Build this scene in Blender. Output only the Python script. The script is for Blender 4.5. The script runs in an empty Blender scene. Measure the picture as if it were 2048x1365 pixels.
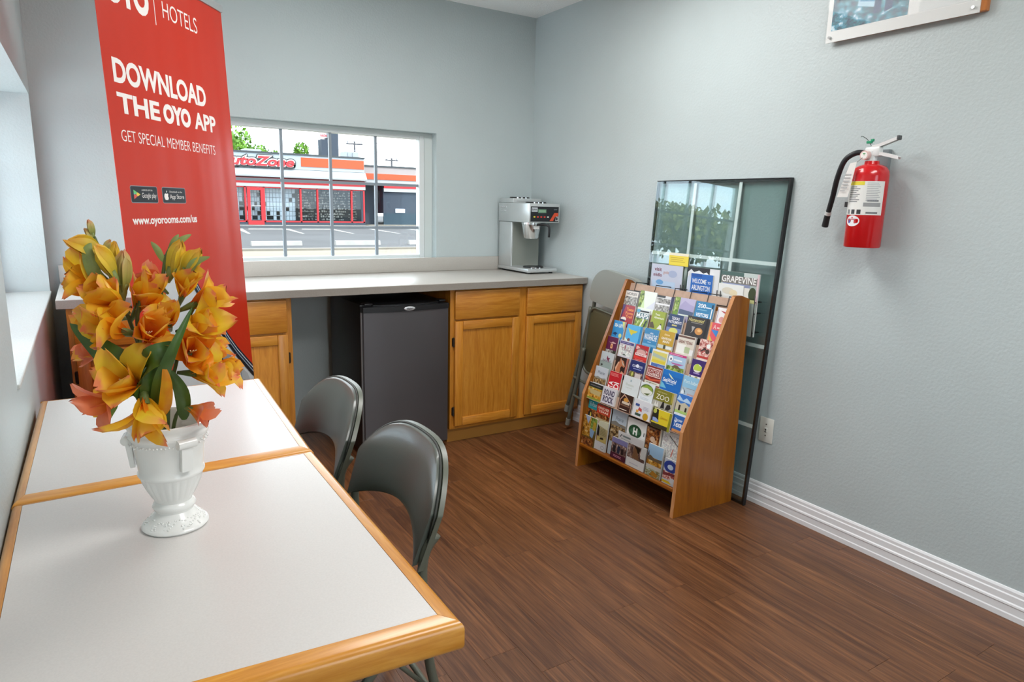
import bpy, bmesh, math, random
from mathutils import Vector, Matrix, Euler
from math import sin, cos, pi, radians

random.seed(7)
S = bpy.context.scene
COL = S.collection

# ------------------------------------------------------------------ camera
cam_d = bpy.data.cameras.new('camera')
cam = bpy.data.objects.new('camera', cam_d); COL.objects.link(cam); S.camera = cam
yaw, pitch, roll = radians(-32.10411), radians(-11.31587), radians(1.42209)
fwd = Vector((-sin(yaw)*cos(pitch), cos(yaw)*cos(pitch), sin(pitch)))
rgt = Vector((cos(yaw), sin(yaw), 0)); up = rgt.cross(fwd)
r2 = rgt*cos(roll)+up*sin(roll); u2 = up*cos(roll)-rgt*sin(roll)
cam.matrix_world = Matrix((( r2.x, u2.x, -fwd.x, -2.53587), (r2.y, u2.y, -fwd.y, -3.84703),
                           (r2.z, u2.z, -fwd.z, 1.32293), (0, 0, 0, 1)))
cam_d.sensor_fit = 'HORIZONTAL'; cam_d.sensor_width = 36.0
cam_d.lens = 1349.508*36.0/2048.0
cam_d.clip_start = 0.02; cam_d.clip_end = 400

# ------------------------------------------------------------------ world, sun, added fill lamps, exposure
S.view_settings.view_transform = 'Standard'; S.view_settings.look = 'None'
S.view_settings.gamma = 1.0; S.view_settings.exposure = 0.5
S.view_settings.use_curve_mapping = False
W = bpy.data.worlds.new('sky_world'); S.world = W; W.use_nodes = True
nt = W.node_tree; nt.nodes.clear()
wo = nt.nodes.new('ShaderNodeOutputWorld'); bg = nt.nodes.new('ShaderNodeBackground')
tc = nt.nodes.new('ShaderNodeTexCoord'); mp = nt.nodes.new('ShaderNodeMapping')
mp.inputs['Scale'].default_value = (1, 1, 3)
nz = nt.nodes.new('ShaderNodeTexNoise'); nz.inputs['Scale'].default_value = 2.2; nz.inputs['Detail'].default_value = 5
cr = nt.nodes.new('ShaderNodeValToRGB')
cr.color_ramp.elements[0].position = 0.38; cr.color_ramp.elements[0].color = (0.62, 0.80, 0.98, 1)
cr.color_ramp.elements[1].position = 0.60; cr.color_ramp.elements[1].color = (0.97, 0.99, 1.0, 1)
nt.links.new(tc.outputs['Generated'], mp.inputs['Vector']); nt.links.new(mp.outputs[0], nz.inputs['Vector'])
nt.links.new(nz.outputs['Fac'], cr.inputs['Fac']); nt.links.new(cr.outputs['Color'], bg.inputs['Color'])
bg.inputs['Strength'].default_value = 4.2
nt.links.new(bg.outputs[0], wo.inputs['Surface'])

def lamp(name, kind, loc, rot, energy, color=(1, 1, 1), sx=1, sy=1):
    d = bpy.data.lights.new(name, kind); o = bpy.data.objects.new(name, d); COL.objects.link(o)
    o.location = loc; o.rotation_euler = rot; d.energy = energy; d.color = color
    if kind == 'AREA':
        d.shape = 'RECTANGLE'; d.size = sx; d.size_y = sy
    return o
sun = lamp('sun', 'SUN', (0, -20, 30), (radians(38), 0, radians(28)), 2.4, (1.0, 0.96, 0.88)); sun.data.angle = radians(0.6)
lamp('added_fill_lamp', 'AREA', (-1.1, -1.55, 2.47), (0, 0, 0), 22, (1.0, 0.99, 0.97), 1.2, 0.6)  # unseen area lamp added under the ceiling to brighten the room
lamp('added_fill_lamp', 'AREA', (-1.2, -3.7, 2.47), (0, 0, 0), 24, (1.0, 0.99, 0.97), 1.2, 0.6)  # second added lamp, out of view, for fill

# ------------------------------------------------------------------ material helpers
def lin(h):
    h = h.lstrip('#'); c = [int(h[i:i+2], 16)/255 for i in (0, 2, 4)]
    return tuple(((x/12.92) if x <= 0.04045 else ((x+0.055)/1.055)**2.4) for x in c)+(1.0,)
MC = {}
def new_mat(name):
    m = bpy.data.materials.new(name); m.use_nodes = True
    return m, m.node_tree, m.node_tree.nodes['Principled BSDF']
def P(name, hexc, rough=0.5, metal=0.0, bump=0.0, bscale=200.0, var=0.0, vscale=3.0, coat=0.0, spec=0.5):
    """principled material with optional fine relief and faint tonal variation"""
    if name in MC: return MC[name]
    m, t, b = new_mat(name)
    b.inputs['Base Color'].default_value = lin(hexc); b.inputs['Roughness'].default_value = rough
    b.inputs['Metallic'].default_value = metal; b.inputs['Coat Weight'].default_value = coat
    b.inputs['Specular IOR Level'].default_value = spec
    co = t.nodes.new('ShaderNodeTexCoord')
    if var:
        n = t.nodes.new('ShaderNodeTexNoise'); n.inputs['Scale'].default_value = vscale; n.inputs['Detail'].default_value = 4
        t.links.new(co.outputs['Object'], n.inputs['Vector'])
        r = t.nodes.new('ShaderNodeValToRGB'); c = lin(hexc)
        r.color_ramp.elements[0].position = 0.3; r.color_ramp.elements[0].color = tuple(x*(1-var) for x in c[:3])+(1,)
        r.color_ramp.elements[1].position = 0.7; r.color_ramp.elements[1].color = tuple(min(1, x*(1+var)) for x in c[:3])+(1,)
        t.links.new(n.outputs['Fac'], r.inputs['Fac']); t.links.new(r.outputs['Color'], b.inputs['Base Color'])
    if bump:
        n = t.nodes.new('ShaderNodeTexNoise'); n.inputs['Scale'].default_value = bscale; n.inputs['Detail'].default_value = 3
        t.links.new(co.outputs['Object'], n.inputs['Vector'])
        bp = t.nodes.new('ShaderNodeBump'); bp.inputs['Strength'].default_value = bump; bp.inputs['Distance'].default_value = 0.004
        t.links.new(n.outputs['Fac'], bp.inputs['Height']); t.links.new(bp.outputs['Normal'], b.inputs['Normal'])
    MC[name] = m; return m
def flat(hexc, rough=0.38):
    return P('ink_'+hexc.lstrip('#').lower()+('' if rough == 0.38 else '_%d' % int(rough*100)), hexc, rough)
def wood(name, stops, axis='z', scale=1.0, rough=0.35, stretch=14.0, coat=0.15, rings=0.5, bump=0.04):
    """streaked timber: noise drawn out along AXIS plus wavy rings, shifted at random from piece to piece"""
    if name in MC: return MC[name]
    m, t, b = new_mat(name)
    co = t.nodes.new('ShaderNodeTexCoord'); oi = t.nodes.new('ShaderNodeObjectInfo')
    ad = t.nodes.new('ShaderNodeVectorMath'); ad.operation = 'MULTIPLY_ADD'
    ad.inputs[1].default_value = (37.0, 91.0, 53.0)
    t.links.new(oi.outputs['Random'], ad.inputs[0]); t.links.new(co.outputs['Object'], ad.inputs[2])
    mp = t.nodes.new('ShaderNodeMapping')
    sc = [stretch*scale]*3; sc['xyz'.index(axis)] = scale*0.9
    mp.inputs['Scale'].default_value = sc; t.links.new(ad.outputs[0], mp.inputs['Vector'])
    n1 = t.nodes.new('ShaderNodeTexNoise'); n1.inputs['Scale'].default_value = 1.6; n1.inputs['Detail'].default_value = 6; n1.inputs['Roughness'].default_value = 0.62
    n1.inputs['Distortion'].default_value = rings
    t.links.new(mp.outputs[0], n1.inputs['Vector'])
    n2 = t.nodes.new('ShaderNodeTexNoise'); n2.inputs['Scale'].default_value = 9.0; n2.inputs['Detail'].default_value = 5
    t.links.new(mp.outputs[0], n2.inputs['Vector'])
    mx = t.nodes.new('ShaderNodeMath'); mx.operation = 'MULTIPLY_ADD'; mx.inputs[1].default_value = 0.35
    t.links.new(n2.outputs['Fac'], mx.inputs[0])
    m2 = t.nodes.new('ShaderNodeMath'); m2.operation = 'MULTIPLY_ADD'; m2.inputs[1].default_value = 0.72; m2.inputs[2].default_value = -0.03
    t.links.new(n1.outputs['Fac'], m2.inputs[0]); t.links.new(m2.outputs[0], mx.inputs[2])
    r = t.nodes.new('ShaderNodeValToRGB'); el = r.color_ramp.elements
    while len(el) < len(stops): el.new(0.5)
    for e, (p, h) in zip(el, stops): e.position = p; e.color = lin(h)
    t.links.new(mx.outputs[0], r.inputs['Fac'])
    hs = t.nodes.new('ShaderNodeHueSaturation')
    vr = t.nodes.new('ShaderNodeMapRange'); vr.inputs['To Min'].default_value = 0.88; vr.inputs['To Max'].default_value = 1.1
    t.links.new(oi.outputs['Random'], vr.inputs['Value']); t.links.new(vr.outputs[0], hs.inputs['Value'])
    t.links.new(r.outputs['Color'], hs.inputs['Color']); t.links.new(hs.outputs['Color'], b.inputs['Base Color'])
    bp = t.nodes.new('ShaderNodeBump'); bp.inputs['Strength'].default_value = bump; bp.inputs['Distance'].default_value = 0.002
    t.links.new(mx.outputs[0], bp.inputs['Height']); t.links.new(bp.outputs['Normal'], b.inputs['Normal'])
    b.inputs['Roughness'].default_value = rough; b.inputs['Coat Weight'].default_value = coat; b.inputs['Coat Roughness'].default_value = 0.2
    MC[name] = m; return m
def photo(name, cols, scale=60.0, stretch=(1, 1, 1)):
    """blotchy printed picture in a few inks"""
    if name in MC: return MC[name]
    m, t, b = new_mat(name)
    co = t.nodes.new('ShaderNodeTexCoord'); mp = t.nodes.new('ShaderNodeMapping'); mp.inputs['Scale'].default_value = stretch
    n = t.nodes.new('ShaderNodeTexNoise'); n.inputs['Scale'].default_value = scale; n.inputs['Detail'].default_value = 5; n.inputs['Roughness'].default_value = 0.65
    r = t.nodes.new('ShaderNodeValToRGB'); el = r.color_ramp.elements
    while len(el) < len(cols): el.new(0.5)
    for i, (e, h) in enumerate(zip(el, cols)):
        e.position = 0.32+0.36*i/max(1, len(cols)-1); e.color = lin(h)
    t.links.new(co.outputs['Object'], mp.inputs['Vector']); t.links.new(mp.outputs[0], n.inputs['Vector'])
    t.links.new(n.outputs['Fac'], r.inputs['Fac']); t.links.new(r.outputs['Color'], b.inputs['Base Color'])
    b.inputs['Roughness'].default_value = 0.35
    MC[name] = m; return m
def glassy(name, tint=(1, 1, 1), ior=1.45, extra=0.0, rough=0.0):
    """sheet glass: tinted see-through with Fresnel reflection"""
    m = bpy.data.materials.new(name); m.use_nodes = True; t = m.node_tree; t.nodes.clear()
    o = t.nodes.new('ShaderNodeOutputMaterial'); mix = t.nodes.new('ShaderNodeMixShader')
    tr = t.nodes.new('ShaderNodeBsdfTransparent'); tr.inputs['Color'].default_value = tuple(tint)+(1,)
    gl = t.nodes.new('ShaderNodeBsdfGlossy'); gl.inputs['Roughness'].default_value = rough
    lw = t.nodes.new('ShaderNodeLayerWeight'); lw.inputs['Blend'].default_value = 0.5       # Schlick: the same from both sides of the sheet
    pw5 = t.nodes.new('ShaderNodeMath'); pw5.operation = 'POWER'; pw5.inputs[1].default_value = 5.0
    f0 = ((ior-1)/(ior+1))**2+extra
    ad = t.nodes.new('ShaderNodeMath'); ad.operation = 'MULTIPLY_ADD'; ad.use_clamp = True; ad.inputs[1].default_value = 1-f0; ad.inputs[2].default_value = f0
    t.links.new(lw.outputs['Facing'], pw5.inputs[0]); t.links.new(pw5.outputs[0], ad.inputs[0]); t.links.new(ad.outputs[0], mix.inputs[0])
    t.links.new(tr.outputs[0], mix.inputs[1]); t.links.new(gl.outputs[0], mix.inputs[2]); t.links.new(mix.outputs[0], o.inputs['Surface'])
    return m

# ------------------------------------------------------------------ object helpers
MROOT = {}
def link(o): COL.objects.link(o); return o
def setp(o, label=None, cat=None, group=None, kind=None):
    if label: o['label'] = label
    if cat: o['category'] = cat
    if group: o['group'] = group
    if kind: o['kind'] = kind
    return o
def thing(name, label, cat, loc=(0, 0, 0), rz=0.0, group=None, M=None):
    o = link(bpy.data.objects.new(name, None)); o.empty_display_size = 0.05
    mw = M if M is not None else Matrix.Translation(loc) @ Matrix.Rotation(rz, 4, 'Z')
    o.matrix_world = mw; MROOT[o] = mw
    return setp(o, label, cat, group)
def mesh(name, bm, mats, smooth=None):
    bmesh.ops.recalc_face_normals(bm, faces=bm.faces[:]) if smooth != 'keep' else None
    me = bpy.data.meshes.new(name); bm.to_mesh(me); bm.free()
    for m in (mats if isinstance(mats, (list, tuple)) else [mats]): me.materials.append(m)
    if smooth:
        for p in me.polygons: p.use_smooth = True
        if smooth != 'keep' and smooth is not True:
            try: me.set_sharp_from_angle(angle=radians(smooth))
            except Exception: pass
    return me
def part(name, bm, mats, parent, smooth=None, world=False):
    """one mesh object; WORLD: the shape was drawn in room coordinates"""
    if world and parent is not None: bm.transform(MROOT[parent].inverted())
    o = link(bpy.data.objects.new(name, mesh(name, bm, mats, smooth)))
    if parent is not None:
        o.parent = parent; MROOT[o] = MROOT[parent]
    else: MROOT[o] = Matrix()
    return o
def solo(name, bm, mats, label, cat, group=None, smooth=None, loc=None):
    """a thing that is one mesh, drawn in room coordinates"""
    if loc is not None: bm.transform(Matrix.Translation(-Vector(loc)))
    o = part(name, bm, mats, None, smooth)
    if loc is not None:
        o.location = loc; MROOT[o] = Matrix.Translation(loc)
    return setp(o, label, cat, group)
def struct(name, bm, mats, smooth=None):
    o = part(name, bm, mats, None, smooth); o['kind'] = 'structure'; return o
def BM(): return bmesh.new()
def box(bm, x0, x1, y0, y1, z0, z1, mi=0, bev=0.0, seg=2, M=None):
    x0, x1 = min(x0, x1), max(x0, x1); y0, y1 = min(y0, y1), max(y0, y1); z0, z1 = min(z0, z1), max(z0, z1)
    r = bmesh.ops.create_cube(bm, size=1.0, matrix=Matrix.Translation(((x0+x1)/2, (y0+y1)/2, (z0+z1)/2)) @ Matrix.Diagonal((x1-x0, y1-y0, z1-z0, 1)))
    vs = r['verts']; fs = list({f for v in vs for f in v.link_faces})
    for f in fs: f.material_index = mi
    if bev > 0:
        es = list({e for v in vs for e in v.link_edges})
        b = bmesh.ops.bevel(bm, geom=es, offset=bev, segments=seg, affect='EDGES', profile=0.5)
        for f in b['faces']: f.material_index = mi
        vs = list({v for f in b['faces'] for v in f.verts} | {v for v in vs if v.is_valid})
    if M is not None: bmesh.ops.transform(bm, matrix=M, verts=[v for v in vs if v.is_valid])
    return [v for v in vs if v.is_valid]
def cyl(bm, a, b, r, r2=None, seg=16, mi=0, caps=True):
    a, b = Vector(a), Vector(b); d = b-a; L = d.length
    q = Vector((0, 0, 1)).rotation_difference(d.normalized()).to_matrix().to_4x4()
    n0 = len(bm.faces)
    res = bmesh.ops.create_cone(bm, cap_ends=caps, segments=seg, radius1=r, radius2=r if r2 is None else r2, depth=L, matrix=Matrix.Translation((a+b)/2) @ q)
    for f in {f for v in res['verts'] for f in v.link_faces}: f.material_index = mi
    return res['verts']
def tube(bm, pts, r, seg=8, mi=0, taper=None, closed=False):
    pts = [Vector(p) for p in pts]; rings = []; n = len(pts); ref = None
    for i, p in enumerate(pts):
        if closed: t = (pts[(i+1) % n]-pts[i-1]).normalized()
        else: t = (pts[min(i+1, n-1)]-pts[max(i-1, 0)]).normalized()
        if ref is None:
            ref = Vector((0, 0, 1)) if abs(t.z) < 0.9 else Vector((1, 0, 0))
        a = (ref-t*ref.dot(t)).normalized(); ref = a; b = t.cross(a)
        rr = r if taper is None else r*taper[i]
        rings.append([bm.verts.new(p+(a*cos(2*pi*k/seg)+b*sin(2*pi*k/seg))*rr) for k in range(seg)])
    for i in range(n if closed else n-1):
        A, B = rings[i], rings[(i+1) % n]
        for k in range(seg):
            f = bm.faces.new((A[k], A[(k+1) % seg], B[(k+1) % seg], B[k])); f.material_index = mi; f.smooth = True
    if not closed:
        for R in (rings[0][::-1], rings[-1]):
            f = bm.faces.new(R); f.material_index = mi
def arc(pts, n=6):
    """smooth polyline through control points (Catmull-Rom)"""
    P_ = [Vector(p) for p in pts]; out = []
    for i in range(len(P_)-1):
        p0 = P_[max(i-1, 0)]; p1 = P_[i]; p2 = P_[i+1]; p3 = P_[min(i+2, len(P_)-1)]
        for k in range(n):
            t = k/n
            out.append(0.5*((2*p1)+(p2-p0)*t+(2*p0-5*p1+4*p2-p3)*t*t+(3*p1-p0-3*p2+p3)*t**3))
    out.append(P_[-1]); return out
def lathe(bm, prof, c=(0, 0, 0), seg=32, mi=0, mod=None):
    rings = []
    for (r, z) in prof:
        ring = []
        for k in range(seg):
            a = 2*pi*k/seg; rr = r if mod is None else mod(r, z, a)
            ring.append(bm.verts.new((c[0]+rr*cos(a), c[1]+rr*sin(a), c[2]+z)))
        rings.append(ring)
    for A, B in zip(rings, rings[1:]):
        for k in range(seg):
            f = bm.faces.new((A[k], A[(k+1) % seg], B[(k+1) % seg], B[k])); f.material_index = mi; f.smooth = True
    return rings
def prism(bm, poly, ext, mi=0):
    """closed 3-D polygon pushed along EXT"""
    ext = Vector(ext); a = [bm.verts.new(p) for p in poly]; b = [bm.verts.new(Vector(p)+ext) for p in poly]
    n = len(a); fs = [bm.faces.new(a[::-1]), bm.faces.new(b)]
    for i in range(n): fs.append(bm.faces.new((a[i], a[(i+1) % n], b[(i+1) % n], b[i])))
    for f in fs: f.material_index = mi
    return fs
def ball(bm, c, r, mi=0, seg=12, sc=(1, 1, 1)):
    res = bmesh.ops.create_uvsphere(bm, u_segments=seg, v_segments=max(6, seg//2), radius=r, matrix=Matrix.Translation(c) @ Matrix.Diagonal((sc[0], sc[1], sc[2], 1)))
    for f in {f for v in res['verts'] for f in v.link_faces}: f.material_index = mi; f.smooth = True
def copy_tree(o, parent=None):
    c = o.copy(); COL.objects.link(c)
    if parent is not None: c.parent = parent
    for ch in list(o.children): copy_tree(ch, c)
    return c

# ---- lettering: font outlines turned into flat faces
TXT = {}
def text_geo(s, bold=0.0, shear=0.0, spacing=1.0):
    k = (s, bold, shear, spacing)
    if k not in TXT:
        cu = bpy.data.curves.new('lettering', 'FONT'); cu.body = s; cu.size = 1.0; cu.offset = bold; cu.shear = shear
        cu.space_character = spacing; cu.fill_mode = 'FRONT'; cu.resolution_u = 4
        o = bpy.data.objects.new('lettering', cu); COL.objects.link(o)
        bpy.context.view_layer.update()
        me = bpy.data.meshes.new_from_object(o.evaluated_get(bpy.context.evaluated_depsgraph_get()))
        vs = [(v.co.x, v.co.y) for v in me.vertices]; fs = [tuple(p.vertices) for p in me.polygons]
        bpy.data.objects.remove(o); bpy.data.curves.remove(cu); bpy.data.meshes.remove(me)
        x0 = min(v[0] for v in vs); x1 = max(v[0] for v in vs); y0 = min(v[1] for v in vs); y1 = max(v[1] for v in vs)
        TXT[k] = ([((x-x0)/(x1-x0), (y-y0)/(y1-y0)) for x, y in vs], fs, (x1-x0)/(y1-y0))
    return TXT[k]
class Face:
    """a flat printed surface: O lower-left corner, U and V its sides (full width and height), N outward"""
    def __init__(s, O, U, V, N, bm=None):
        s.O, s.U, s.V, s.N = Vector(O), Vector(U), Vector(V), Vector(N).normalized()
        s.bm = bm or BM(); s.mats = []; s.h = 0.0004
    def mi(s, m):
        if isinstance(m, str): m = flat(m)
        if m not in s.mats: s.mats.append(m)
        return s.mats.index(m)
    def at(s, u, v, h=None): return s.O+s.U*u+s.V*v+s.N*(s.h if h is None else h)
    def poly(s, pts, m, h=None):
        s.h += 0.00004
        f = s.bm.faces.new([s.bm.verts.new(s.at(u, v, h)) for u, v in pts]); f.material_index = s.mi(m)
    def rect(s, u0, v0, u1, v1, m, h=None): s.poly([(u0, v0), (u1, v0), (u1, v1), (u0, v1)], m, h)
    def ell(s, u, v, ru, rv, m, n=24, h=None): s.poly([(u+ru*cos(2*pi*k/n), v+rv*sin(2*pi*k/n)) for k in range(n)], m, h)
    def text(s, t, u0, v0, u1, v1, m, bold=0.02, shear=0.0, rot=False, h=None, spacing=1.0):
        vs, fs, _ = text_geo(t, bold, shear, spacing); s.h += 0.00004
        bv = [s.bm.verts.new(s.at(u0+(u1-u0)*((1-y) if rot else x), v0+(v1-v0)*(x if rot else y), h)) for x, y in vs]
        k = s.mi(m)
        for f in fs:
            try: s.bm.faces.new([bv[i] for i in f]).material_index = k
            except ValueError: pass
    def run(s, spec):
        for d in spec:
            k = d[0]
            if k == 'r': s.rect(*d[1:6])
            elif k == 'e': s.ell(*d[1:6])
            elif k == 'p': s.poly(d[1], d[2])
            elif k == 't': s.text(*d[1:7], **(d[7] if len(d) > 7 else {}))
            elif k == 'l':      # lines of small print
                u0, v0, u1, v1, n, c = d[1:7]
                for i in range(n):
                    w = (u1-u0)*(0.75+0.25*random.random()); y = v1-(v1-v0)*(i+0.5)/n
                    s.rect(u0, y-(v1-v0)/n*0.22, u0+w, y+(v1-v0)/n*0.22, c)
    def done(s, name, parent, label=None):
        o = part(name, s.bm, s.mats, parent, 'keep', world=True)
        for p in o.data.polygons: p.use_smooth = False
        if label: o['label'] = label
        return o

# ================================================================== THE ROOM
wall_m = P('wall_paint', '#b9c4c5', 0.42, bump=0.32, bscale=95, var=0.03, vscale=2)
ceil_m = P('ceiling_paint', '#f7f8f6', 0.9, bump=0.7, bscale=120)
white_m = P('white_gloss_paint', '#e9eaec', 0.35)
XL, XR, YB, YF, ZC = -2.705, 0.0, 0.0, -6.2, 2.497
WX0, WX1, WZ0, WZ1 = -2.22, -0.697, 0.985, 1.742          # back window opening
LY0, LY1, LZ0, LZ1 = -1.95, -0.075, 0.885, 1.755          # side window opening
walnut = wood('walnut_laminate', [(0.26, '#361d10'), (0.42, '#56321c'), (0.50, '#664025'), (0.58, '#754a2c'), (0.67, '#895a36'), (0.80, '#a87748')],
              axis='y', scale=1.2, rough=0.36, stretch=24, coat=0.1, rings=1.1, bump=0.03)
b = BM(); box(b, -2.95, 0.15, -6.35, 0.15, -0.15, -0.008)
floor = struct('floor', b, P('subfloor', '#1d120c', 0.8))
pw, pl = 0.12, 1.22
plank_mesh = None
def plank(x0, y0, y1):
    b = BM(); box(b, -pw/2+0.00015, pw/2-0.00015, -(y1-y0)/2+0.0003, (y1-y0)/2-0.0003, -0.008, 0.0, bev=0.0005, seg=1)
    return mesh('plank', b, walnut)
full = plank(0, 0, pl)
nco = 0; x = -2.664
while x < 0.0:
    off = -1.83 if nco % 2 == 0 else -2.31
    off += [0, 0, 0.0, 0.0, 0.61, 0.61][nco % 6]
    k0 = math.floor((YF-off)/pl)
    for k in range(k0, 6):
        y0 = off+k*pl; y1 = y0+pl
        if y1 <= YF or y0 >= 0: continue
        me = full
        if y1 > 0 or y0 < YF:
            y1 = min(y1, 0); y0 = max(y0, YF); me = plank(0, y0, y1)
        o = link(bpy.data.objects.new('plank', me)); o.parent = floor; o.location = (x+pw/2-0.06, (y0+y1)/2, 0)
    nco += 1; x += pw
# walls
b = BM()
box(b, XL-0.25, WX0, 0, 0.13, -0.15, 2.7); box(b, WX1, 0.15, 0, 0.13, -0.15, 2.7)
box(b, WX0, WX1, 0, 0.13, -0.15, WZ0); box(b, WX0, WX1, 0, 0.13, WZ1, 2.7)
struct('wall_back', b, wall_m)
b = BM(); box(b, 0, 0.15, YF-0.15, 0, -0.15, 2.7); struct('wall_right', b, wall_m)
b = BM()
box(b, XL-0.25, XL, YF, LY0, -0.15, 2.7); box(b, XL-0.25, XL, LY1, 0, -0.15, 2.7)
box(b, XL-0.25, XL, LY0, LY1, -0.15, LZ0-0.012); box(b, XL-0.25, XL, LY0, LY1, LZ1, 2.7)
struct('wall_left', b, wall_m)
SX0, SX1, SZ0, SZ1 = -2.2, -0.9, 0.35, 2.2               # opening for the unseen window added behind the camera as fill
b = BM(); box(b, XL-0.25, SX0, YF-0.15, YF, -0.15, 2.7); box(b, SX1, 0.15, YF-0.15, YF, -0.15, 2.7)
box(b, SX0, SX1, YF-0.15, YF, -0.15, SZ0); box(b, SX0, SX1, YF-0.15, YF, SZ1, 2.7); struct('wall_front', b, wall_m)
b = BM(); box(b, XL-0.25, 0.15, YF-0.15, 0.13, ZC, ZC+0.12); struct('ceiling', b, ceil_m)
lam_m = P('speckled_laminate', '#b7b3ac', 0.36, bump=0.02, bscale=400, var=0.05, vscale=260)
b = BM(); box(b, XL-0.22, XL+0.006, LY0+0.002, LY1-0.002, LZ0-0.012, LZ0, bev=0.003)
struct('trim_1', b, P('sill_stone', '#c6c7c3', 0.35, bump=0.25, bscale=160, var=0.06, vscale=180))
b = BM()                                                   # moulded skirting along the right wall
prof = [(0, 0), (-0.015, 0), (-0.015, 0.018), (-0.0125, 0.022), (-0.0125, 0.046), (-0.0150, 0.050), (-0.0140, 0.056), (-0.0105, 0.060), (-0.0105, 0.082), (-0.0075, 0.086), (-0.0075, 0.097), (-0.004, 0.104), (0, 0.105)]
prism(b, [(x, YF, z) for x, z in prof], (0, -YF-0.56, 0))
struct('baseboard_right', b, white_m)

# ---- windows
def window(name, fw, cols, rows, place, W_, H_, bar):
    """sash drawn in (u across, v up, w depth); PLACE maps it into the room"""
    r = link(bpy.data.objects.new(name, None)); r['kind'] = 'structure'; MROOT[r] = Matrix()
    fm = P('window_vinyl', '#d3d8d8', 0.4); gm = P('window_grille', '#87919a', 0.35)
    glass = MC.setdefault('window_glass', glassy('window_glass', (0.985, 0.995, 0.99), 1.35))
    def bx(u0, u1, v0, v1, w0, w1, bev=0.0):
        bb = BM(); p, q = place(u0, v0, w0), place(u1, v1, w1)
        box(bb, p[0], q[0], p[1], q[1], p[2], q[2], bev=bev); return bb
    for u0, u1, v0, v1 in ((0, fw, 0, H_), (W_-fw, W_, 0, H_), (fw, W_-fw, 0, fw), (fw, W_-fw, H_-fw, H_)):
        part('frame_rail', bx(u0, u1, v0, v1, 0, 0.055, 0.003), fm, r)
    cu = [fw+(W_-2*fw)*i/cols for i in range(cols+1)]; rv = [fw+(H_-2*fw)*i/rows for i in range(rows+1)] if isinstance(rows, int) else rows
    for u in cu[1:-1]: part('muntin', bx(u-bar/2, u+bar/2, rv[0], rv[-1], 0.018, 0.034), gm, r)
    for v in rv[1:-1]: part('muntin', bx(cu[0], cu[-1], v-bar/2, v+bar/2, 0.0185, 0.0335), gm, r)
    for i in range(cols):
        for j in range(len(rv)-1):
            part('pane', bx(cu[i], cu[i+1], rv[j], rv[j+1], 0.024, 0.028), glass, r)
    return r
window('window_1', 0.032, 5, [0.032, 0.196, 0.451, 0.725], lambda u, v, w: (WX1-0.052-u, 0.062+w, WZ0-0.005+v), 1.42, 0.757, 0.016)
b = BM()                                                    # white jamb liner of the back window
for x0, x1, z0, z1 in ((WX1-0.052, WX1-0.0005, WZ0, WZ1-0.001), (WX0+0.0005, WX0+0.052, WZ0, WZ1-0.001)):
    box(b, x0, x1, 0.06, 0.125, z0, z1)
box(b, WX0+0.052, WX1-0.052, 0.06, 0.125, WZ1-0.018, WZ1-0.001)
struct('trim_2', b, P('jamb_paint', '#c6cecc', 0.45))
window('window_2', 0.04, 5, 3, lambda u, v, w: (XL-0.245+w, LY0+0.001+u, LZ0+0.001+v), LY1-LY0-0.002, LZ1-LZ0-0.002, 0.018)

window('added_fill_window', 0.05, 3, 1, lambda u, v, w: (SX0+0.001+u, YF-0.11+w, SZ0+0.001+v), SX1-SX0-0.002, SZ1-SZ0-0.002, 0.03)  # out-of-view window added to let in fill daylight

# ================================================================== OUTSIDE THE WINDOW
G = -0.15
def ext(name, m, *bxs):
    b = BM()
    for q in bxs: box(b, *q)
    return struct(name, b, m)
ext('road', P('pale_concrete', '#6b6355', 0.9, var=0.12, vscale=0.6), (-90, 90, 0.2, 17.2, G-0.3, G-0.02))
ext('curb', P('curb_concrete', '#6f6a60', 0.9, var=0.1), (-90, 90, 17.2, 17.5, G-0.3, G+0.04))
ext('ground', P('pale_concrete', '#6b6355'), (-90, 90, -60, YF-0.2, G-0.3, G-0.02))
lot = ext('parking_lot', P('asphalt', '#363637', 0.92, var=0.22, vscale=0.35), (-90, 90, 17.5, 70, G-0.3, G))
ext('pavement', P('curb_concrete', '#6f6a60'), (-90, 13.2, 37.2, 38.49, G-0.1, G+0.02), (13.2, 90, 38.6, 40.4, G-0.1, G+0.02))
line_m = P('road_paint', '#7f7f7c', 0.8)
for i in range(-6, 7):
    x = 6.33+2.35*i; b = BM()
    prism(b, [(x+0.22, 33.1, G+0.004), (x-0.12, 33.1, G+0.004), (x-0.56, 27.6, G+0.004), (x-0.44, 27.6, G+0.004)], (0, 0, 0.004))
    o = part('line_marking', b, line_m, lot)
conc_m = P('wheel_stop_concrete', '#84827e', 0.85, var=0.08)
def stop(x, y, lab, L=1.62):
    b = BM(); prism(b, [(x, y-0.12, G), (x, y+0.12, G), (x, y+0.07, G+0.15), (x, y-0.07, G+0.15)], (L, 0, 0))
    solo('wheel_stop', b, conc_m, lab, 'wheel stop', group='wheel stops in the parking lot')
stop(1.95, 19.4, 'white concrete wheel stop near the street, beside the red banner edge')
stop(4.72, 19.4, 'white concrete wheel stop near the street, under the middle panes of the window')
stop(7.45, 19.4, 'white concrete wheel stop near the street, cut off by the window jamb')
stop(4.35, 32.4, 'distant wheel stop in front of the red shop door', 1.7)
stop(7.0, 32.4, 'distant wheel stop in front of the shop shelves, next along from the door', 1.7)

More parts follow.
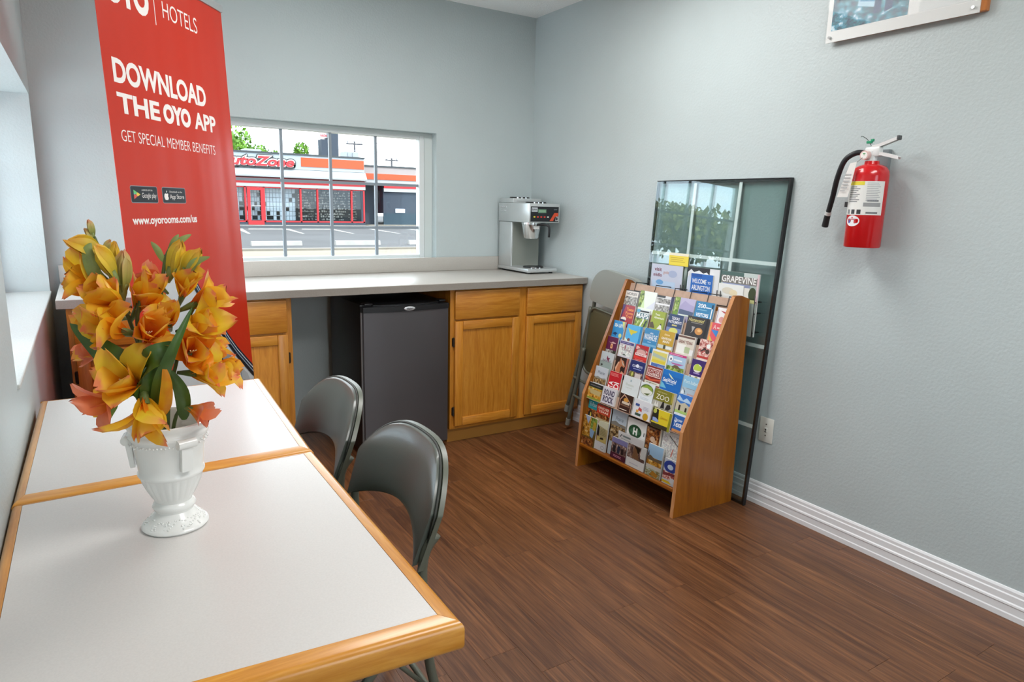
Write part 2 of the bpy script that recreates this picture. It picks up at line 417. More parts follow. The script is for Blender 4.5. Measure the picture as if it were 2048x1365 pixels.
# ---- the shop across the street
navy = P('shop_navy', '#2b3440', 0.8); red = P('shop_red', '#a00e18', 0.6); orange = P('shop_orange', '#b03d0b', 0.6)
fasc = P('shop_fascia', '#8f999f', 0.7); wht = P('shop_white', '#949494', 0.7); gut = P('shop_canopy', '#85898c', 0.6)
Y0 = 38.5
shop = thing('store_building', 'long low parts store with orange bands, red trim and big red lettering across the street', 'building', (3, Y0, G))
def sp(name, m, *bxs, parent=None, label=None):
    b = BM()
    for q in bxs: box(b, *q)
    o = part(name, b, m, parent or shop, world=True)
    if label: o['label'] = label
    return o
sp('wall', navy, (-9, 12.68, 45, 52, G, 4.0), (-9, -6, Y0+0.02, 45, G, 4.0), (12.45, 12.68, Y0+0.02, 45, G, 4.0), label='dark navy wall')
sp('roof', P('roof_grey', '#77787a', 0.9), (-9, 12.68, Y0, 52, 4.0, 4.02))
sp('plinth', navy, (-6, 12.68, Y0, Y0+0.2, G, 0.03))
sp('fascia', fasc, (-9, 12.68, Y0, Y0+0.25, 3.16, 4.0), label='pale blue white fascia')
sp('coping', P('coping_dark', '#2a3034', 0.6), (-9, 12.72, Y0-0.06, Y0+0.3, 4.0, 4.09))
sp('orange_band', orange, (8.73, 12.65, Y0-0.03, Y0, 3.35, 3.88))
b = BM(); prism(b, [(-9, Y0, 3.14), (-9, Y0-0.3, 2.74), (-9, Y0-0.3, 2.66), (-9, Y0, 2.62)], (21.75, 0, 0)); part('canopy', b, gut, shop, world=True)
sp('red_band', red, (-9, 12.72, Y0-0.04, Y0+0.2, 2.27, 2.6)); sp('white_band', wht, (-9, 12.72, Y0-0.05, Y0+0.2, 2.09, 2.27))
dark_glass = MC.setdefault('shop_glass', glassy('shop_glass', (0.8, 0.84, 0.86), 1.4))
mull = [-6, -4.0, -2.0, 0.0, 2.0, 3.8, 5.45, 6.50, 8.64, 9.66, 11.82, 12.62]
for a, c in zip(mull, mull[1:]):
    sp('shop_pane', dark_glass, (a+0.06, c-0.06, Y0+0.06, Y0+0.08, 0.1, 2.03))
for a in mull: sp('red_post', red, (a-0.05, a+0.05, Y0-0.02, Y0+0.12, 0.03, 2.09))
sp('red_rail', red, (-6, 12.68, Y0-0.02, Y0+0.12, 0.03, 0.11)); sp('red_rail', red, (-6, 12.68, Y0-0.02, Y0+0.12, 2.03, 2.09))
d = sp('shop_door', red, (5.55, 5.72, Y0-0.06, Y0+0.02, G+0.03, 2.02), (6.30, 6.45, Y0-0.06, Y0+0.02, G+0.03, 2.02), (5.72, 6.30, Y0-0.06, Y0+0.02, 1.88, 2.02), (5.72, 6.30, Y0-0.06, Y0+0.02, G+0.03, 0.12), label='red framed glass shop door')
sp('door_bar', wht, (5.74, 6.28, Y0-0.1, Y0-0.07, 0.95, 1.0), parent=d)
rnd = random.Random(3)
b = BM()
for (x0, x1, w) in ((-6, 5.4, 0.2), (5.6, 6.4, 0.15), (6.55, 8.4, 0.19)):
    for row in range(7):
        x = x0
        while x < x1-0.05:
            z0 = 0.16+row*0.27
            if rnd.random() < 0.8: box(b, x, x+w*0.86, Y0+0.5, Y0+0.6, z0, z0+0.22)
            x += w
    for row in range(7): box(b, x0, x1, Y0+0.5, Y0+0.8, 0.13+row*0.27, 0.15+row*0.27)
o = part('shelf_goods', b, P('white_cartons', '#c3c9cd', 0.7), shop, world=True); o['kind'] = 'stuff'
b = BM()
for (x0, x1, w) in ((8.72, 9.6, 0.09), (9.75, 11.7, 0.11), (11.9, 12.4, 0.14)):
    for row in range(11):
        x = x0
        while x < x1:
            z0 = 0.16+row*0.165
            if rnd.random() < 0.72: box(b, x, x+w*0.7, Y0+0.9, Y0+1.0, z0, z0+0.04+rnd.random()*0.09)
            x += w*(0.8+0.5*rnd.random())
o = part('hanging_goods', b, photo('goods_print', ['#2a2a2a', '#7d7872', '#b9b2a6', '#6b3b32'], 3), shop, world=True); o['kind'] = 'stuff'
sp('shelf_backing', P('shop_interior', '#23272b', 0.9), (-6, 12.4, Y0+1.1, Y0+1.2, G, 2.6))
sp('shop_floor', P('shop_interior', '#23272b'), (-6, 12.4, Y0+0.2, Y0+1.1, G, 0.03))
# lettering: black outer outline, white outline, red face
F = Face((3.95, Y0-0.08, 3.27), (4.34, 0, 0), (0, 0, 0.56), (0, -1, 0))
for i in range(10):
    du, dv = 0.014*cos(2*pi*i/8), 0.10*sin(2*pi*i/8)
    if i > 7: du, dv = 0.012, -0.10-0.06*(i-8)
    F.text('AutoZone', -0.014+du, -0.10+dv, 1.014+du, 1.10+dv, '#101214', bold=0.085, shear=0.25, h=0.02+0.001*i)
F.text('AutoZone', -0.014, -0.10, 1.014, 1.10, '#c9c9c9', bold=0.085, shear=0.25, h=0.06)
F.text('AutoZone', 0, 0, 1, 1, '#b0121c', bold=0.035, shear=0.25, h=0.09)
F.done('sign_lettering', shop, 'red slanted letters outlined in white and black')
# side wing
sp('wing_wall', navy, (12.68, 14.7, 41.6, 48, G, 3.3), (14.7, 26, 40.5, 48, 0.62, 3.3)); sp('wing_base', P('wing_teal', '#1e3440', 0.8), (14.7, 26, 40.46, 40.55, G, 0.64))
sp('wing_fascia', P('wing_pink', '#8c8381', 0.7), (12.68, 26, 40.3, 48, 3.22, 3.66)); sp('wing_coping', P('coping_dark', '#2a3034'), (12.68, 26, 40.24, 48.1, 3.66, 3.76))
sp('wing_orange_band', orange, (12.68, 26, 40.26, 40.5, 2.84, 3.22)); sp('wing_white_band', wht, (12.68, 26, 40.3, 40.6, 2.5, 2.84))
sp('wing_red_band', red, (14.7, 26, 40.34, 40.5, 2.3, 2.48)); sp('wing_white_stripe', wht, (14.7, 26, 40.36, 40.5, 2.07, 2.3))
sp('wall_plate', P('plate_white', '#b7c2cc', 0.6), (15.55, 16.25, 40.44, 40.5, 0.68, 0.95))
b = BM(); box(b, 5.68, 6.62, 39.3, 40.4, 4.021, 4.26, bev=0.02); box(b, 5.8, 6.5, 39.25, 39.3, 4.1, 4.2)
solo('rooftop_unit', b, P('unit_grey', '#858c91', 0.6), 'grey rooftop air unit above the red shop lettering', 'air conditioner', group='air units on the shop roof')
b = BM(); box(b, 11.75, 12.62, 39.3, 40.4, 4.021, 4.46, bev=0.02); box(b, 11.9, 11.95, 39.22, 39.3, 4.1, 4.4); box(b, 12.2, 12.25, 39.22, 39.3, 4.1, 4.4)
solo('rooftop_unit', b, P('unit_grey', '#858c91'), 'grey rooftop air unit above the orange fascia band', 'air conditioner', group='air units on the shop roof')
pyl = thing('pylon_sign', 'tall dark navy pylon rising behind the shop roof with a small red sign', 'sign', (15, 53, G))
b = BM(); box(b, 14.3, 14.88, 53, 54, G, 6.3); box(b, 14.88, 15.68, 52.9, 54.1, G, 7.4); part('pylon', b, navy, pyl, world=True)
b = BM(); box(b, 14.22, 14.86, 53.2, 53.6, 6.42, 6.86); part('sign_box', b, P('sign_white', '#a9a3a3', 0.6), pyl, world=True)
F = Face((14.26, 53.19, 6.52), (0.56, 0, 0), (0, 0, 0.22), (0, -1, 0)); F.text('AutoZone', 0, 0, 1, 1, '#c31a24', shear=0.25); F.done('sign_lettering', pyl)
# trees
leaf_mats = {'bright': P('leaf_bright', '#547c18', 0.7, var=0.5, vscale=1.2), 'deep': P('leaf_deep', '#4d6a2c', 0.7, var=0.4, vscale=1.1), 'olive': P('leaf_olive', '#75793a', 0.7, var=0.4, vscale=1.2)}
bark_m = P('bark', '#4d3d2f', 0.9, bump=0.4, bscale=8)
def tree(x, y, h, r, n, lab, kind='bright', seed=1, blobs=7, lf=0.3):
    rn = random.Random(seed)
    t = thing('tree', lab, 'tree', (x, y, G))
    b = BM(); tube(b, [(x, y, G), (x+0.1, y, G+h*0.35), (x, y, G+h*0.6)], 0.16*h/6, 8, taper=[1, 0.8, 0.5])
    for k in range(4):
        a = rn.random()*6.28; tube(b, [(x, y, G+h*0.4), (x+cos(a)*r*0.3, y+sin(a)*r*0.3, G+h*0.6), (x+cos(a)*r*0.6, y+sin(a)*r*0.6, G+h*0.75)], 0.07*h/6, 6, taper=[1, 0.7, 0.4])
    part('trunk', b, bark_m, t, world=True)
    b = BM(); cs = [(x+(rn.random()-0.5)*r*1.3, y+(rn.random()-0.5)*r*1.0, G+h*(0.5+0.36*rn.random()), r*(0.38+0.22*rn.random())) for _ in range(blobs)]
    for _ in range(n):
        cx, cy, cz, cr_ = rn.choice(cs)
        v = Vector((rn.gauss(0, 1), rn.gauss(0, 1), rn.gauss(0, 0.8))).normalized()*cr_*(0.55+0.5*rn.random())
        p = Vector((cx, cy, cz))+v
        if p.z > G+h: p.z = G+h-rn.random()*0.4
        q = Euler((rn.random()*3, rn.random()*3, rn.random()*6)).to_matrix(); s = lf*(0.6+0.8*rn.random())
        vv = [b.verts.new(p+q @ Vector(c)*s) for c in ((-0.5, 0, 0), (0, -0.32, 0.1), (0.5, 0, 0), (0, 0.32, 0.1))]
        b.faces.new(vv)
    part('crown', b, leaf_mats[kind], t, 'keep', world=True)
tree(6.6, 55, 7.4, 2.9, 3200, 'large bright green tree beside the red banner, above the shop lettering', seed=2, lf=0.34, blobs=10)
tree(10.9, 58, 6.1, 1.5, 1500, 'low bright green tree behind the shop roof, between two window bars', seed=5, lf=0.3)
tree(14.3, 56.5, 6.6, 1.5, 1500, 'small green tree directly beside the dark pylon', seed=8, lf=0.3)
tree(-38, 36, 5.6, 4.2, 2600, 'olive green tree mirrored in the leaning glass', 'olive', seed=11, blobs=10, lf=0.5)
tree(-45, 37, 4.4, 3.2, 1800, 'deep green lower tree mirrored in the leaning glass', 'deep', seed=12, blobs=8, lf=0.5)
# poles and wires
pole_m = P('pole_wood', '#4a4a4e', 0.9)
for (x, y, h, a, lab) in ((20.7, 63.5, 7.2, 0.85, 'nearer utility pole with a crossarm above the shop roof'), (24.6, 63.5, 5.85, 0.7, 'shorter utility pole with insulators above the side wing')):
    t = thing('utility_pole', lab, 'pole', (x, y, G), group='utility poles')
    b = BM(); cyl(b, (x, y, G), (x, y, h), 0.12, 0.09, 10); part('pole', b, pole_m, t, world=True)
    b = BM(); box(b, x-a, x+a, y-0.06, y+0.06, h-0.3, h-0.16); part('crossarm', b, pole_m, t, world=True)
    for dx in (-0.8*a, 0.8*a):
        b = BM(); cyl(b, (x+dx, y, h-0.16), (x+dx, y, h), 0.05, seg=8); part('insulator', b, P('insulator', '#6d7378', 0.4), t, world=True)
for z0, z1, lab in ((7.35, 7.25, 'upper overhead wire crossing the sky in the window'), (6.55, 6.35, 'lower overhead wire crossing the sky in the window')):
    b = BM(); tube(b, [(2+i*3.0, 63.0, z0+(z1-z0)*i/10-0.12*sin(pi*i/10)) for i in range(11)], 0.028, 5)
    solo('overhead_wire', b, P('wire_grey', '#7d8288', 0.7), lab, 'wire', group='overhead wires')

# ================================================================== BASE CABINETS AND WORKTOP
OAK = [(0.2, '#9a5a12'), (0.42, '#b87420'), (0.58, '#c8862e'), (0.8, '#d99d42')]
oak_v = wood('honey_oak_upright', OAK, 'z', 2.2, 0.34, 12, 0.2, 1.2)
oak_h = wood('honey_oak_lying', OAK, 'x', 2.2, 0.34, 12, 0.2, 1.2)
hinge_m = P('bronze_hinge', '#3a2f26', 0.4, metal=0.6)
YFACE = -0.612
def cabinet(lab, x0, x1, doors, kick=True):
    """DOORS: (x0, x1, hinge side)"""
    t = thing('base_cabinet', lab, 'cabinet', ((x0+x1)/2, -0.32, 0), group='oak base cabinets')
    b = BM()
    box(b, x0, x0+0.016, YFACE+0.02, -0.012, 0.085, 0.874); box(b, x1-0.016, x1, YFACE+0.02, -0.012, 0.085, 0.874)
    box(b, x0+0.016, x1-0.016, YFACE+0.02, -0.012, 0.085, 0.1); box(b, x0+0.016, x1-0.016, -0.03, -0.012, 0.1, 0.874)
    part('carcass', b, oak_v, t, world=True)
    xs = [x0]+[(doors[i][1]+doors[i+1][0])/2 for i in range(len(doors)-1)]+[x1]
    for i, x in enumerate(xs):                                        # face frame
        a, c = (x, x+0.045) if i == 0 else ((x-0.045, x) if i == len(xs)-1 else (x-0.035, x+0.035))
        b = BM(); box(b, a, c, YFACE, YFACE+0.02, 0.085, 0.874, bev=0.001, seg=1); part('face_stile', b, oak_v, t, world=True)
    for z0, z1 in ((0.085, 0.115), (0.69, 0.72), (0.855, 0.874)):
        for i in range(len(xs)-1):
            b = BM(); box(b, xs[i]+(0.045 if i == 0 else 0.035), xs[i+1]-(0.045 if i == len(xs)-2 else 0.035), YFACE+0.0005, YFACE+0.0195, z0, z1); part('face_rail', b, oak_h, t, world=True)
    b = BM(); box(b, x0+0.002, x1-0.002, YFACE+0.035, YFACE+0.055, 0, 0.085); part('toe_kick', b, P('kick_oak', '#a8742f', 0.5), t, world=True)
    for (a, c, hs) in doors:
        b = BM(); box(b, a, c, YFACE-0.019, YFACE-0.0005, 0.709, 0.866, bev=0.007, seg=2); part('drawer', b, oak_h, t, smooth=35, world=True)
        b = BM(); fw = 0.048                                          # door: stiles, rails and a sunk panel
        box(b, a+fw-0.004, c-fw+0.004, YFACE-0.011, YFACE-0.002, 0.105+fw-0.004, 0.7-fw+0.004)
        d = part('door', b, oak_v, t, world=True)
        for p, q in ((a, a+fw), (c-fw, c)):
            b = BM(); box(b, p, q, YFACE-0.02, YFACE-0.0005, 0.105, 0.7, bev=0.004); part('door_stile', b, oak_v, d, smooth=35, world=True)
        for z0, z1 in ((0.105, 0.105+fw), (0.7-fw, 0.7)):
            b = BM(); box(b, a+fw+0.0002, c-fw-0.0002, YFACE-0.0198, YFACE-0.0005, z0, z1, bev=0.004); part('door_rail', b, oak_h, d, smooth=35, world=True)
        for z in (0.19, 0.585):
            x = a-0.004 if hs < 0 else c+0.004
            b = BM(); cyl(b, (x, YFACE-0.008, z-0.026), (x, YFACE-0.008, z+0.026), 0.0052, seg=10); box(b, x-0.008, x+0.008, YFACE-0.004, YFACE-0.0002, z-0.022, z+0.022)
            part('hinge', b, hinge_m, d, smooth=35, world=True)
    return t
cabinet('oak base cabinet with two doors and two drawers between fridge and folded chair', -0.905, -0.008, [(-0.882, -0.47, -1), (-0.419, -0.022, 1)])
cabinet('oak base cabinet behind the red banner and the flowers', -2.637, -1.745, [(-2.617, -2.215, -1), (-2.17, -1.769, 1)])
wt = thing('worktop', 'long speckled pale laminate worktop with upstand under the window', 'countertop', (-1.33, -0.32, 0.874))
b = BM(); box(b, -2.667, -0.004, -0.648, -0.004, 0.8745, 0.914, bev=0.004); part('slab', b, lam_m, wt, smooth=35, world=True)
b = BM(); box(b, -2.667, -0.004, -0.023, -0.0035, 0.9142, 0.998, bev=0.003); part('backsplash', b, lam_m, wt, smooth=35, world=True)
b = BM(); box(b, -2.667, -0.004, -0.6495, -0.6478, 0.877, 0.9105); part('shaded_edge_strip', b, P('laminate_edge_shaded', '#8f8981', 0.4, var=0.06, vscale=250), wt, world=True)  # front edge coloured darker than the slab, its shade painted in

# ================================================================== FRIDGE
blk = P('fridge_black', '#141517', 0.38, bump=0.12, bscale=500); grey = P('fridge_steel', '#5d5b5d', 0.36, metal=0.55, var=0.02, vscale=4)
fr = thing('mini_fridge', 'compact fridge with grey metallic door and black top under the worktop', 'fridge', (-1.163, -0.35, 0))
FX0, FX1 = -1.398, -0.922
b = BM(); box(b, FX0, FX1, -0.575, -0.08, 0.025, 0.814, bev=0.006); part('body', b, blk, fr, smooth=35, world=True)
def bowed(x0, x1, yb, yf, bow, z0, z1, n=14):
    p = [(x0, yb, z0)]+[(x0+(x1-x0)*i/n, yf-bow*(1-(2*i/n-1)**2), z0) for i in range(n+1)]+[(x1, yb, z0)]
    b = BM(); prism(b, p, (0, 0, z1-z0)); return b
o = part('door', bowed(FX0+0.002, FX1-0.002, -0.58, -0.625, 0.022, 0.035, 0.778), grey, fr, smooth=30, world=True)
part('door_cap', bowed(FX0, FX1, -0.58, -0.628, 0.024, 0.779, 0.806), blk, fr, smooth=30, world=True)
part('door_grip', bowed(FX0+0.06, FX1-0.05, -0.585, -0.6, 0.04, 0.806, 0.814), blk, fr, smooth=30, world=True)
b = BM(); box(b, FX0-0.001, FX0+0.006, -0.6, -0.585, 0.04, 0.775); part('door_gasket', b, P('gasket_grey', '#8d8d8d', 0.5), fr, world=True)
b = BM(); box(b, FX0+0.012, FX0+0.055, -0.615, -0.56, 0.814, 0.823, bev=0.003); box(b, FX1-0.05, FX1-0.012, -0.615, -0.56, 0.814, 0.823, bev=0.003); part('hinge_cover', b, blk, fr, smooth=35, world=True)
b = BM(); lathe(b, [(0.0001, 0), (1.0, 0), (1.0, 0.35), (0.85, 0.6), (0.0001, 0.75)], seg=28)
b.transform(Matrix.Translation((-1.158, -0.6505, 0.7925)) @ Matrix.Rotation(pi/2, 4, 'X') @ Matrix.Diagonal((0.031, 0.0108, 0.005, 1))); bd = part('badge', b, P('badge_silver', '#c9cccf', 0.3, metal=0.4), fr, True, world=True)
F = Face((-1.178, -0.6552, 0.7875), (0.04, 0, 0), (0, 0, 0.010), (0, -1, 0)); F.text('Haier', 0.1, 0, 0.9, 1, '#3b3f45'); F.done('badge_lettering', bd)
for x in (FX0+0.05, FX1-0.05):
    for y in (-0.53, -0.13):
        b = BM(); cyl(b, (x, y, 0), (x, y, 0.027), 0.016, seg=12); part('foot', b, blk, fr, world=True)

# ================================================================== COFFEE BREWER
steel = P('brushed_steel', '#cdd1d1', 0.3, metal=0.6, var=0.03, vscale=12); chrome = P('chrome', '#d4d6d6', 0.14, metal=1.0)
blkp = P('black_plastic', '#17181a', 0.35)
cm = thing('coffee_brewer', 'stainless steel coffee brewer standing in the corner of the worktop', 'coffee maker', (-0.157, -0.2, 0.914))
CX0, CX1 = -0.265, -0.049
b = BM(); box(b, CX0, CX1, -0.392, -0.03, 0.924, 0.945, bev=0.003); part('base_plate', b, steel, cm, smooth=35, world=True)
b = BM(); box(b, CX0+0.003, CX1-0.003, -0.185, -0.032, 0.945, 1.226, bev=0.004); part('tower', b, steel, cm, smooth=35, world=True)
b = BM(); box(b, CX0+0.012, CX1-0.006, -0.188, -0.1848, 0.95, 1.222); part('tower_front', b, P('brewer_front', '#8d9189', 0.42, metal=0.2), cm, world=True)
b = BM(); box(b, CX0-0.002, CX1+0.006, -0.392, -0.03, 1.227, 1.343, bev=0.004); part('head', b, steel, cm, smooth=35, world=True)
b = BM(); box(b, CX0+0.002, CX1-0.004, -0.2, -0.035, 1.3435, 1.372, bev=0.003); part('warmer_box', b, steel, cm, smooth=35, world=True)
for (x, y, z) in ((-0.157, -0.105, 1.3722), (-0.157, -0.295, 1.3432), (-0.157, -0.285, 0.9452)):
    b = BM(); cyl(b, (x, y, z), (x, y, z+0.008), 0.066, 0.062, 32); wp = part('warmer_plate', b, blkp, cm, smooth=35, world=True)
    b = BM()
    for k in range(3): cyl(b, (x-0.06+k*0.03, y-0.072, z-0.0001), (x-0.06+k*0.03, y-0.072, z+0.006), 0.006, seg=8)
    part('warmer_clip', b, chrome, wp, smooth=35, world=True)
F = Face((CX0, -0.3925, 1.229), (CX1-CX0, 0, 0), (0, 0, 0.113), (0, -1, 0))
F.rect(0.03, 0.04, 0.985, 0.84, '#1a1c20'); F.rect(0.06, 0.56, 0.26, 0.79, '#c5cbd0'); F.text('BUNN', 0.08, 0.62, 0.24, 0.73, '#2a2d33', bold=0.03)
F.rect(0.28, 0.5, 0.56, 0.7, '#5d8068'); F.rect(0.3, 0.54, 0.54, 0.66, '#84a78a')
for i, c in enumerate(('#e8d63b', '#d8402f', '#d8402f', '#d8402f', '#d9dcd0')): F.ell(0.16+0.115*i, 0.29, 0.035, 0.04, c, 14)
F.poly([(0.68, 0.08), (0.80, 0.08), (0.86, 0.30), (0.97, 0.36), (0.97, 0.52), (0.84, 0.52)], '#d6502e'); F.poly([(0.88, 0.08), (0.97, 0.08), (0.97, 0.32), (0.9, 0.32)], '#dcdcdc')
F.rect(0.90, 0.12, 0.955, 0.28, '#1a1c20'); F.text('CWTF', 0.82, 0.66, 0.93, 0.72, '#8d9399')
F.done('control_panel', cm, 'black control panel with a green display and coloured buttons')
b = BM(); lathe(b, [(0.0001, 0), (0.042, 0), (0.046, 0.004), (0.060, 0.085), (0.063, 0.087), (0.063, 0.098)], c=(-0.19, -0.3, 1.128), seg=64, mod=lambda r, z, a: r*(1+0.035*sin(16*a)) if 0.004 < z < 0.085 else r); fn = part('brew_funnel', b, P('funnel_steel', '#d9dbdb', 0.16, metal=0.95), cm, smooth=40, world=True)
b = BM(); box(b, -0.212, -0.172, -0.3625, -0.3575, 1.187, 1.207, bev=0.001); part('funnel_label', b, flat('#dfe1e0'), fn, world=True)
b = BM(); tube(b, arc([(-0.185, -0.36, 1.215), (-0.15, -0.40, 1.214), (-0.135, -0.415, 1.2), (-0.135, -0.415, 1.14)], 4), 0.007, 8); part('funnel_handle', b, blkp, fn, world=True)
b = BM()
for z in (1.296, 1.318):
    for k in range(4): box(b, CX0-0.004, CX0-0.0015, -0.075-k*0.016, -0.062-k*0.016, z-0.0035, z+0.0035, bev=0.001, seg=1)
part('side_vent', b, chrome, cm, world=True)
for x in (CX0+0.025, CX1-0.025):
    for y in (-0.36, -0.06):
        b = BM(); cyl(b, (x, y, 0.914), (x, y, 0.9245), 0.012, seg=12); part('foot', b, blkp, cm, world=True)

# ================================================================== TABLES
tl = P('table_laminate', '#d2cecb', 0.30, var=0.035, vscale=320, bump=0.01, bscale=500)
edge_m = wood('table_edge_oak', [(0.2, '#ad6a1c'), (0.45, '#c98630'), (0.6, '#d79842'), (0.8, '#e3ac5c')], 'x', 2.0, 0.28, 12, 0.35, 0.9)
edge_v = wood('table_edge_oak_along', [(0.2, '#ad6a1c'), (0.45, '#c98630'), (0.6, '#d79842'), (0.8, '#e3ac5c')], 'y', 2.0, 0.28, 12, 0.35, 0.9)
iron = P('table_iron', '#2c2b29', 0.5)
TH = 0.74
def table(lab, c, ws):          # corners: front-left, front-right, back-right, back-left
    cx = sum(p[0] for p in c)/4; cy = sum(p[1] for p in c)/4
    t = thing('cafe_table', lab, 'table', (cx, cy, 0), group='oak edged tables')
    V = [Vector((p[0], p[1], 0)) for p in c]; ins = []
    def edge_line(i):
        p, q = V[i], V[(i+1) % 4]; d = (q-p).normalized(); n = Vector((-d.y, d.x, 0)); return p+n*ws[i], d
    for i in range(4):
        (p, d), (q, e) = edge_line(i-1), edge_line(i); t_ = ((q-p).x*e.y-(q-p).y*e.x)/(d.x*e.y-d.y*e.x); ins.append(p+d*t_)
    b = BM(); prism(b, [p+Vector((0, 0, TH-0.03)) for p in ins], (0, 0, 0.03)); part('tabletop', b, tl, t, world=True)
    for i in range(4):
        p, q, qi, pi_ = V[i], V[(i+1) % 4], ins[(i+1) % 4], ins[i]
        gap = 0.0008
        n = (pi_-p); inn = ((pi_+qi)/2-(p+q)/2).normalized()*gap
        b = BM(); z0, z1 = TH-0.046, TH+0.0005
        fs = prism(b, [v+Vector((0, 0, z0)) for v in (p, q, qi-inn, pi_-inn)], (0, 0, z1-z0))
        e = [e for e in b.edges if all((v.co-Vector((p.x, p.y, v.co.z))).length < 1e-5 or (v.co-Vector((q.x, q.y, v.co.z))).length < 1e-5 for v in e.verts) and abs(e.verts[0].co.z-e.verts[1].co.z) < 1e-5]
        bmesh.ops.bevel(b, geom=e, offset=min(0.011, ws[i]*0.6), segments=4, affect='EDGES', profile=0.5)
        part('edge_rail', b, edge_m if i % 2 == 0 else edge_v, t, smooth=35, world=True)
    b = BM(); cyl(b, (cx, cy, 0.03), (cx, cy, TH-0.05), 0.038, seg=20); part('column', b, iron, t, smooth=35, world=True)
    b = BM(); box(b, cx-0.17, cx+0.17, cy-0.25, cy+0.25, TH-0.05, TH-0.03); part('mounting_plate', b, iron, t, world=True)
    b = BM()
    for sx, sy in ((1, 1), (1, -1), (-1, 1), (-1, -1)):
        tube(b, [(cx, cy, 0.045), (cx+sx*0.11, cy+sy*0.13, 0.04), (cx+sx*0.2, cy+sy*0.24, 0.016)], 0.026, 10, taper=[1, 0.85, 0.6])
    part('base', b, iron, t, world=True)
table('oak edged table in front holding the white flower vase', [(-2.702, -3.045), (-2.126, -3.086), (-2.122, -2.312), (-2.7025, -2.338)], (0.035, 0.026, 0.006, 0.018))
table('oak edged table behind the vase, reaching towards the banner', [(-2.7025, -2.3345), (-2.1215, -2.308), (-2.086, -1.561), (-2.691, -1.557)], (0.046, 0.024, 0.006, 0.018))

# ================================================================== FOLDING CHAIRS
pad_m = P('grey_vinyl', '#565c55', 0.30, bump=0.05, bscale=300, coat=0.1); shell_m = P('olive_grey_metal', '#5f6357', 0.36)
dark_m = P('chair_seam', '#33362f', 0.5)
def back_panel(half, top, drop, bot, rise, off, th, bulge=0.0, wrap=0.045, lean=0.33, n=26, m=10):
    """curved backrest in chair axes (x to the sitter's back, y across), a closed shell TH thick"""
    b = BM(); G_ = []
    for side in (0, 1):
        g = []
        for i in range(n+1):
            u = sin(pi/2*(-1+2*i/n)); t_ = top-drop*abs(u)**3.6; bo = bot-rise*u*u; col = []
            for j in range(m+1):
                v = 0.5-0.5*cos(pi*j/m); z = bo+(t_-bo)*v
                x = off+lean*(z-0.755)-wrap*u*u+side*th
                e = (1-abs(u)**5)*(1-abs(2*v-1)**5)
                x += (-bulge*e if side == 0 else 0)
                col.append(b.verts.new((x, half*u*(1-0.05*(1-v)), z)))
            g.append(col)
        G_.append(g)
    F_, K_ = G_
    for i in range(n):
        for j in range(m):
            b.faces.new((F_[i][j], F_[i+1][j], F_[i+1][j+1], F_[i][j+1])); b.faces.new((K_[i][j+1], K_[i+1][j+1], K_[i+1][j], K_[i][j]))
        b.faces.new((F_[i][m], F_[i+1][m], K_[i+1][m], K_[i][m])); b.faces.new((K_[i][0], K_[i+1][0], F_[i+1][0], F_[i][0]))
    for j in range(m):
        b.faces.new((F_[0][j], F_[0][j+1], K_[0][j+1], K_[0][j])); b.faces.new((K_[n][j], K_[n][j+1], F_[n][j+1], F_[n][j]))
    return b
def folding_chair(lab, loc, rz):
    """open metal folding chair facing -x; padded back, padded seat, tube legs"""
    t = thing('folding_chair', lab, 'chair', loc, rz, 'grey folding chairs')
    part('back_shell', back_panel(0.252, 0.760, 0.112, 0.576, 0.055, 0.016, 0.013, wrap=0.047), shell_m, t, smooth=50)
    part('backrest', back_panel(0.236, 0.757, 0.110, 0.585, 0.055, 0.004, 0.0125, 0.012), pad_m, t, smooth=50)
    b = BM(); p = []
    for i in range(-12, 13):
        u = sin(pi/2*i/12); z = 0.758-0.111*abs(u)**3.6; p.append((0.013+0.33*(z-0.755)-0.046*u*u, 0.244*u, z))
    for s in (1,): p = [(p[0][0]-0.02, p[0][1]*0.96, 0.56)]+p+[(p[-1][0]-0.02, p[-1][1]*0.96, 0.56)]
    tube(b, p, 0.0028, 6); part('piping', b, dark_m, t)
    b = BM(); box(b, -0.43, -0.06, -0.195, 0.195, 0.415, 0.452, bev=0.018, seg=4); part('seat', b, pad_m, t, smooth=45)
    b = BM(); box(b, -0.435, -0.055, -0.2, 0.2, 0.402, 0.414, bev=0.004); part('seat_pan', b, shell_m, t, smooth=45)
    for s in (-1, 1):
        b = BM(); tube(b, arc([(-0.062, s*0.236, 0.60), (-0.092, s*0.228, 0.52), (-0.066, s*0.215, 0.25), (0.006, s*0.2, 0.012)], 5), 0.0115, 10); l = part('leg', b, shell_m, t)
        b = BM(); cyl(b, (0.009, s*0.199, 0.0), (0.002, s*0.201, 0.033), 0.0145, seg=12); part('foot_cap', b, dark_m, l, smooth=40)
        b = BM(); tube(b, [(-0.085, s*0.212, 0.46), (-0.19, s*0.205, 0.3), (-0.41, s*0.2, 0.012)], 0.0115, 10); l = part('leg', b, shell_m, t)
        b = BM(); cyl(b, (-0.42, s*0.2, 0.0), (-0.394, s*0.2, 0.033), 0.0145, seg=12); part('foot_cap', b, dark_m, l, smooth=40)
        b = BM(); tube(b, [(-0.25, s*0.19, 0.405), (-0.05, s*0.205, 0.17)], 0.006, 8); part('brace', b, shell_m, t)
    b = BM(); cyl(b, (-0.33, -0.2, 0.118), (-0.33, 0.2, 0.118), 0.008, seg=10); part('stretcher', b, shell_m, t, smooth=40)
    b = BM(); cyl(b, (-0.04, -0.207, 0.14), (-0.04, 0.207, 0.14), 0.008, seg=10); part('stretcher', b, shell_m, t, smooth=40)
    return t
folding_chair('grey folding chair at the front table, nearer of two at the tables', (-1.868, -2.347, 0), 0.0)
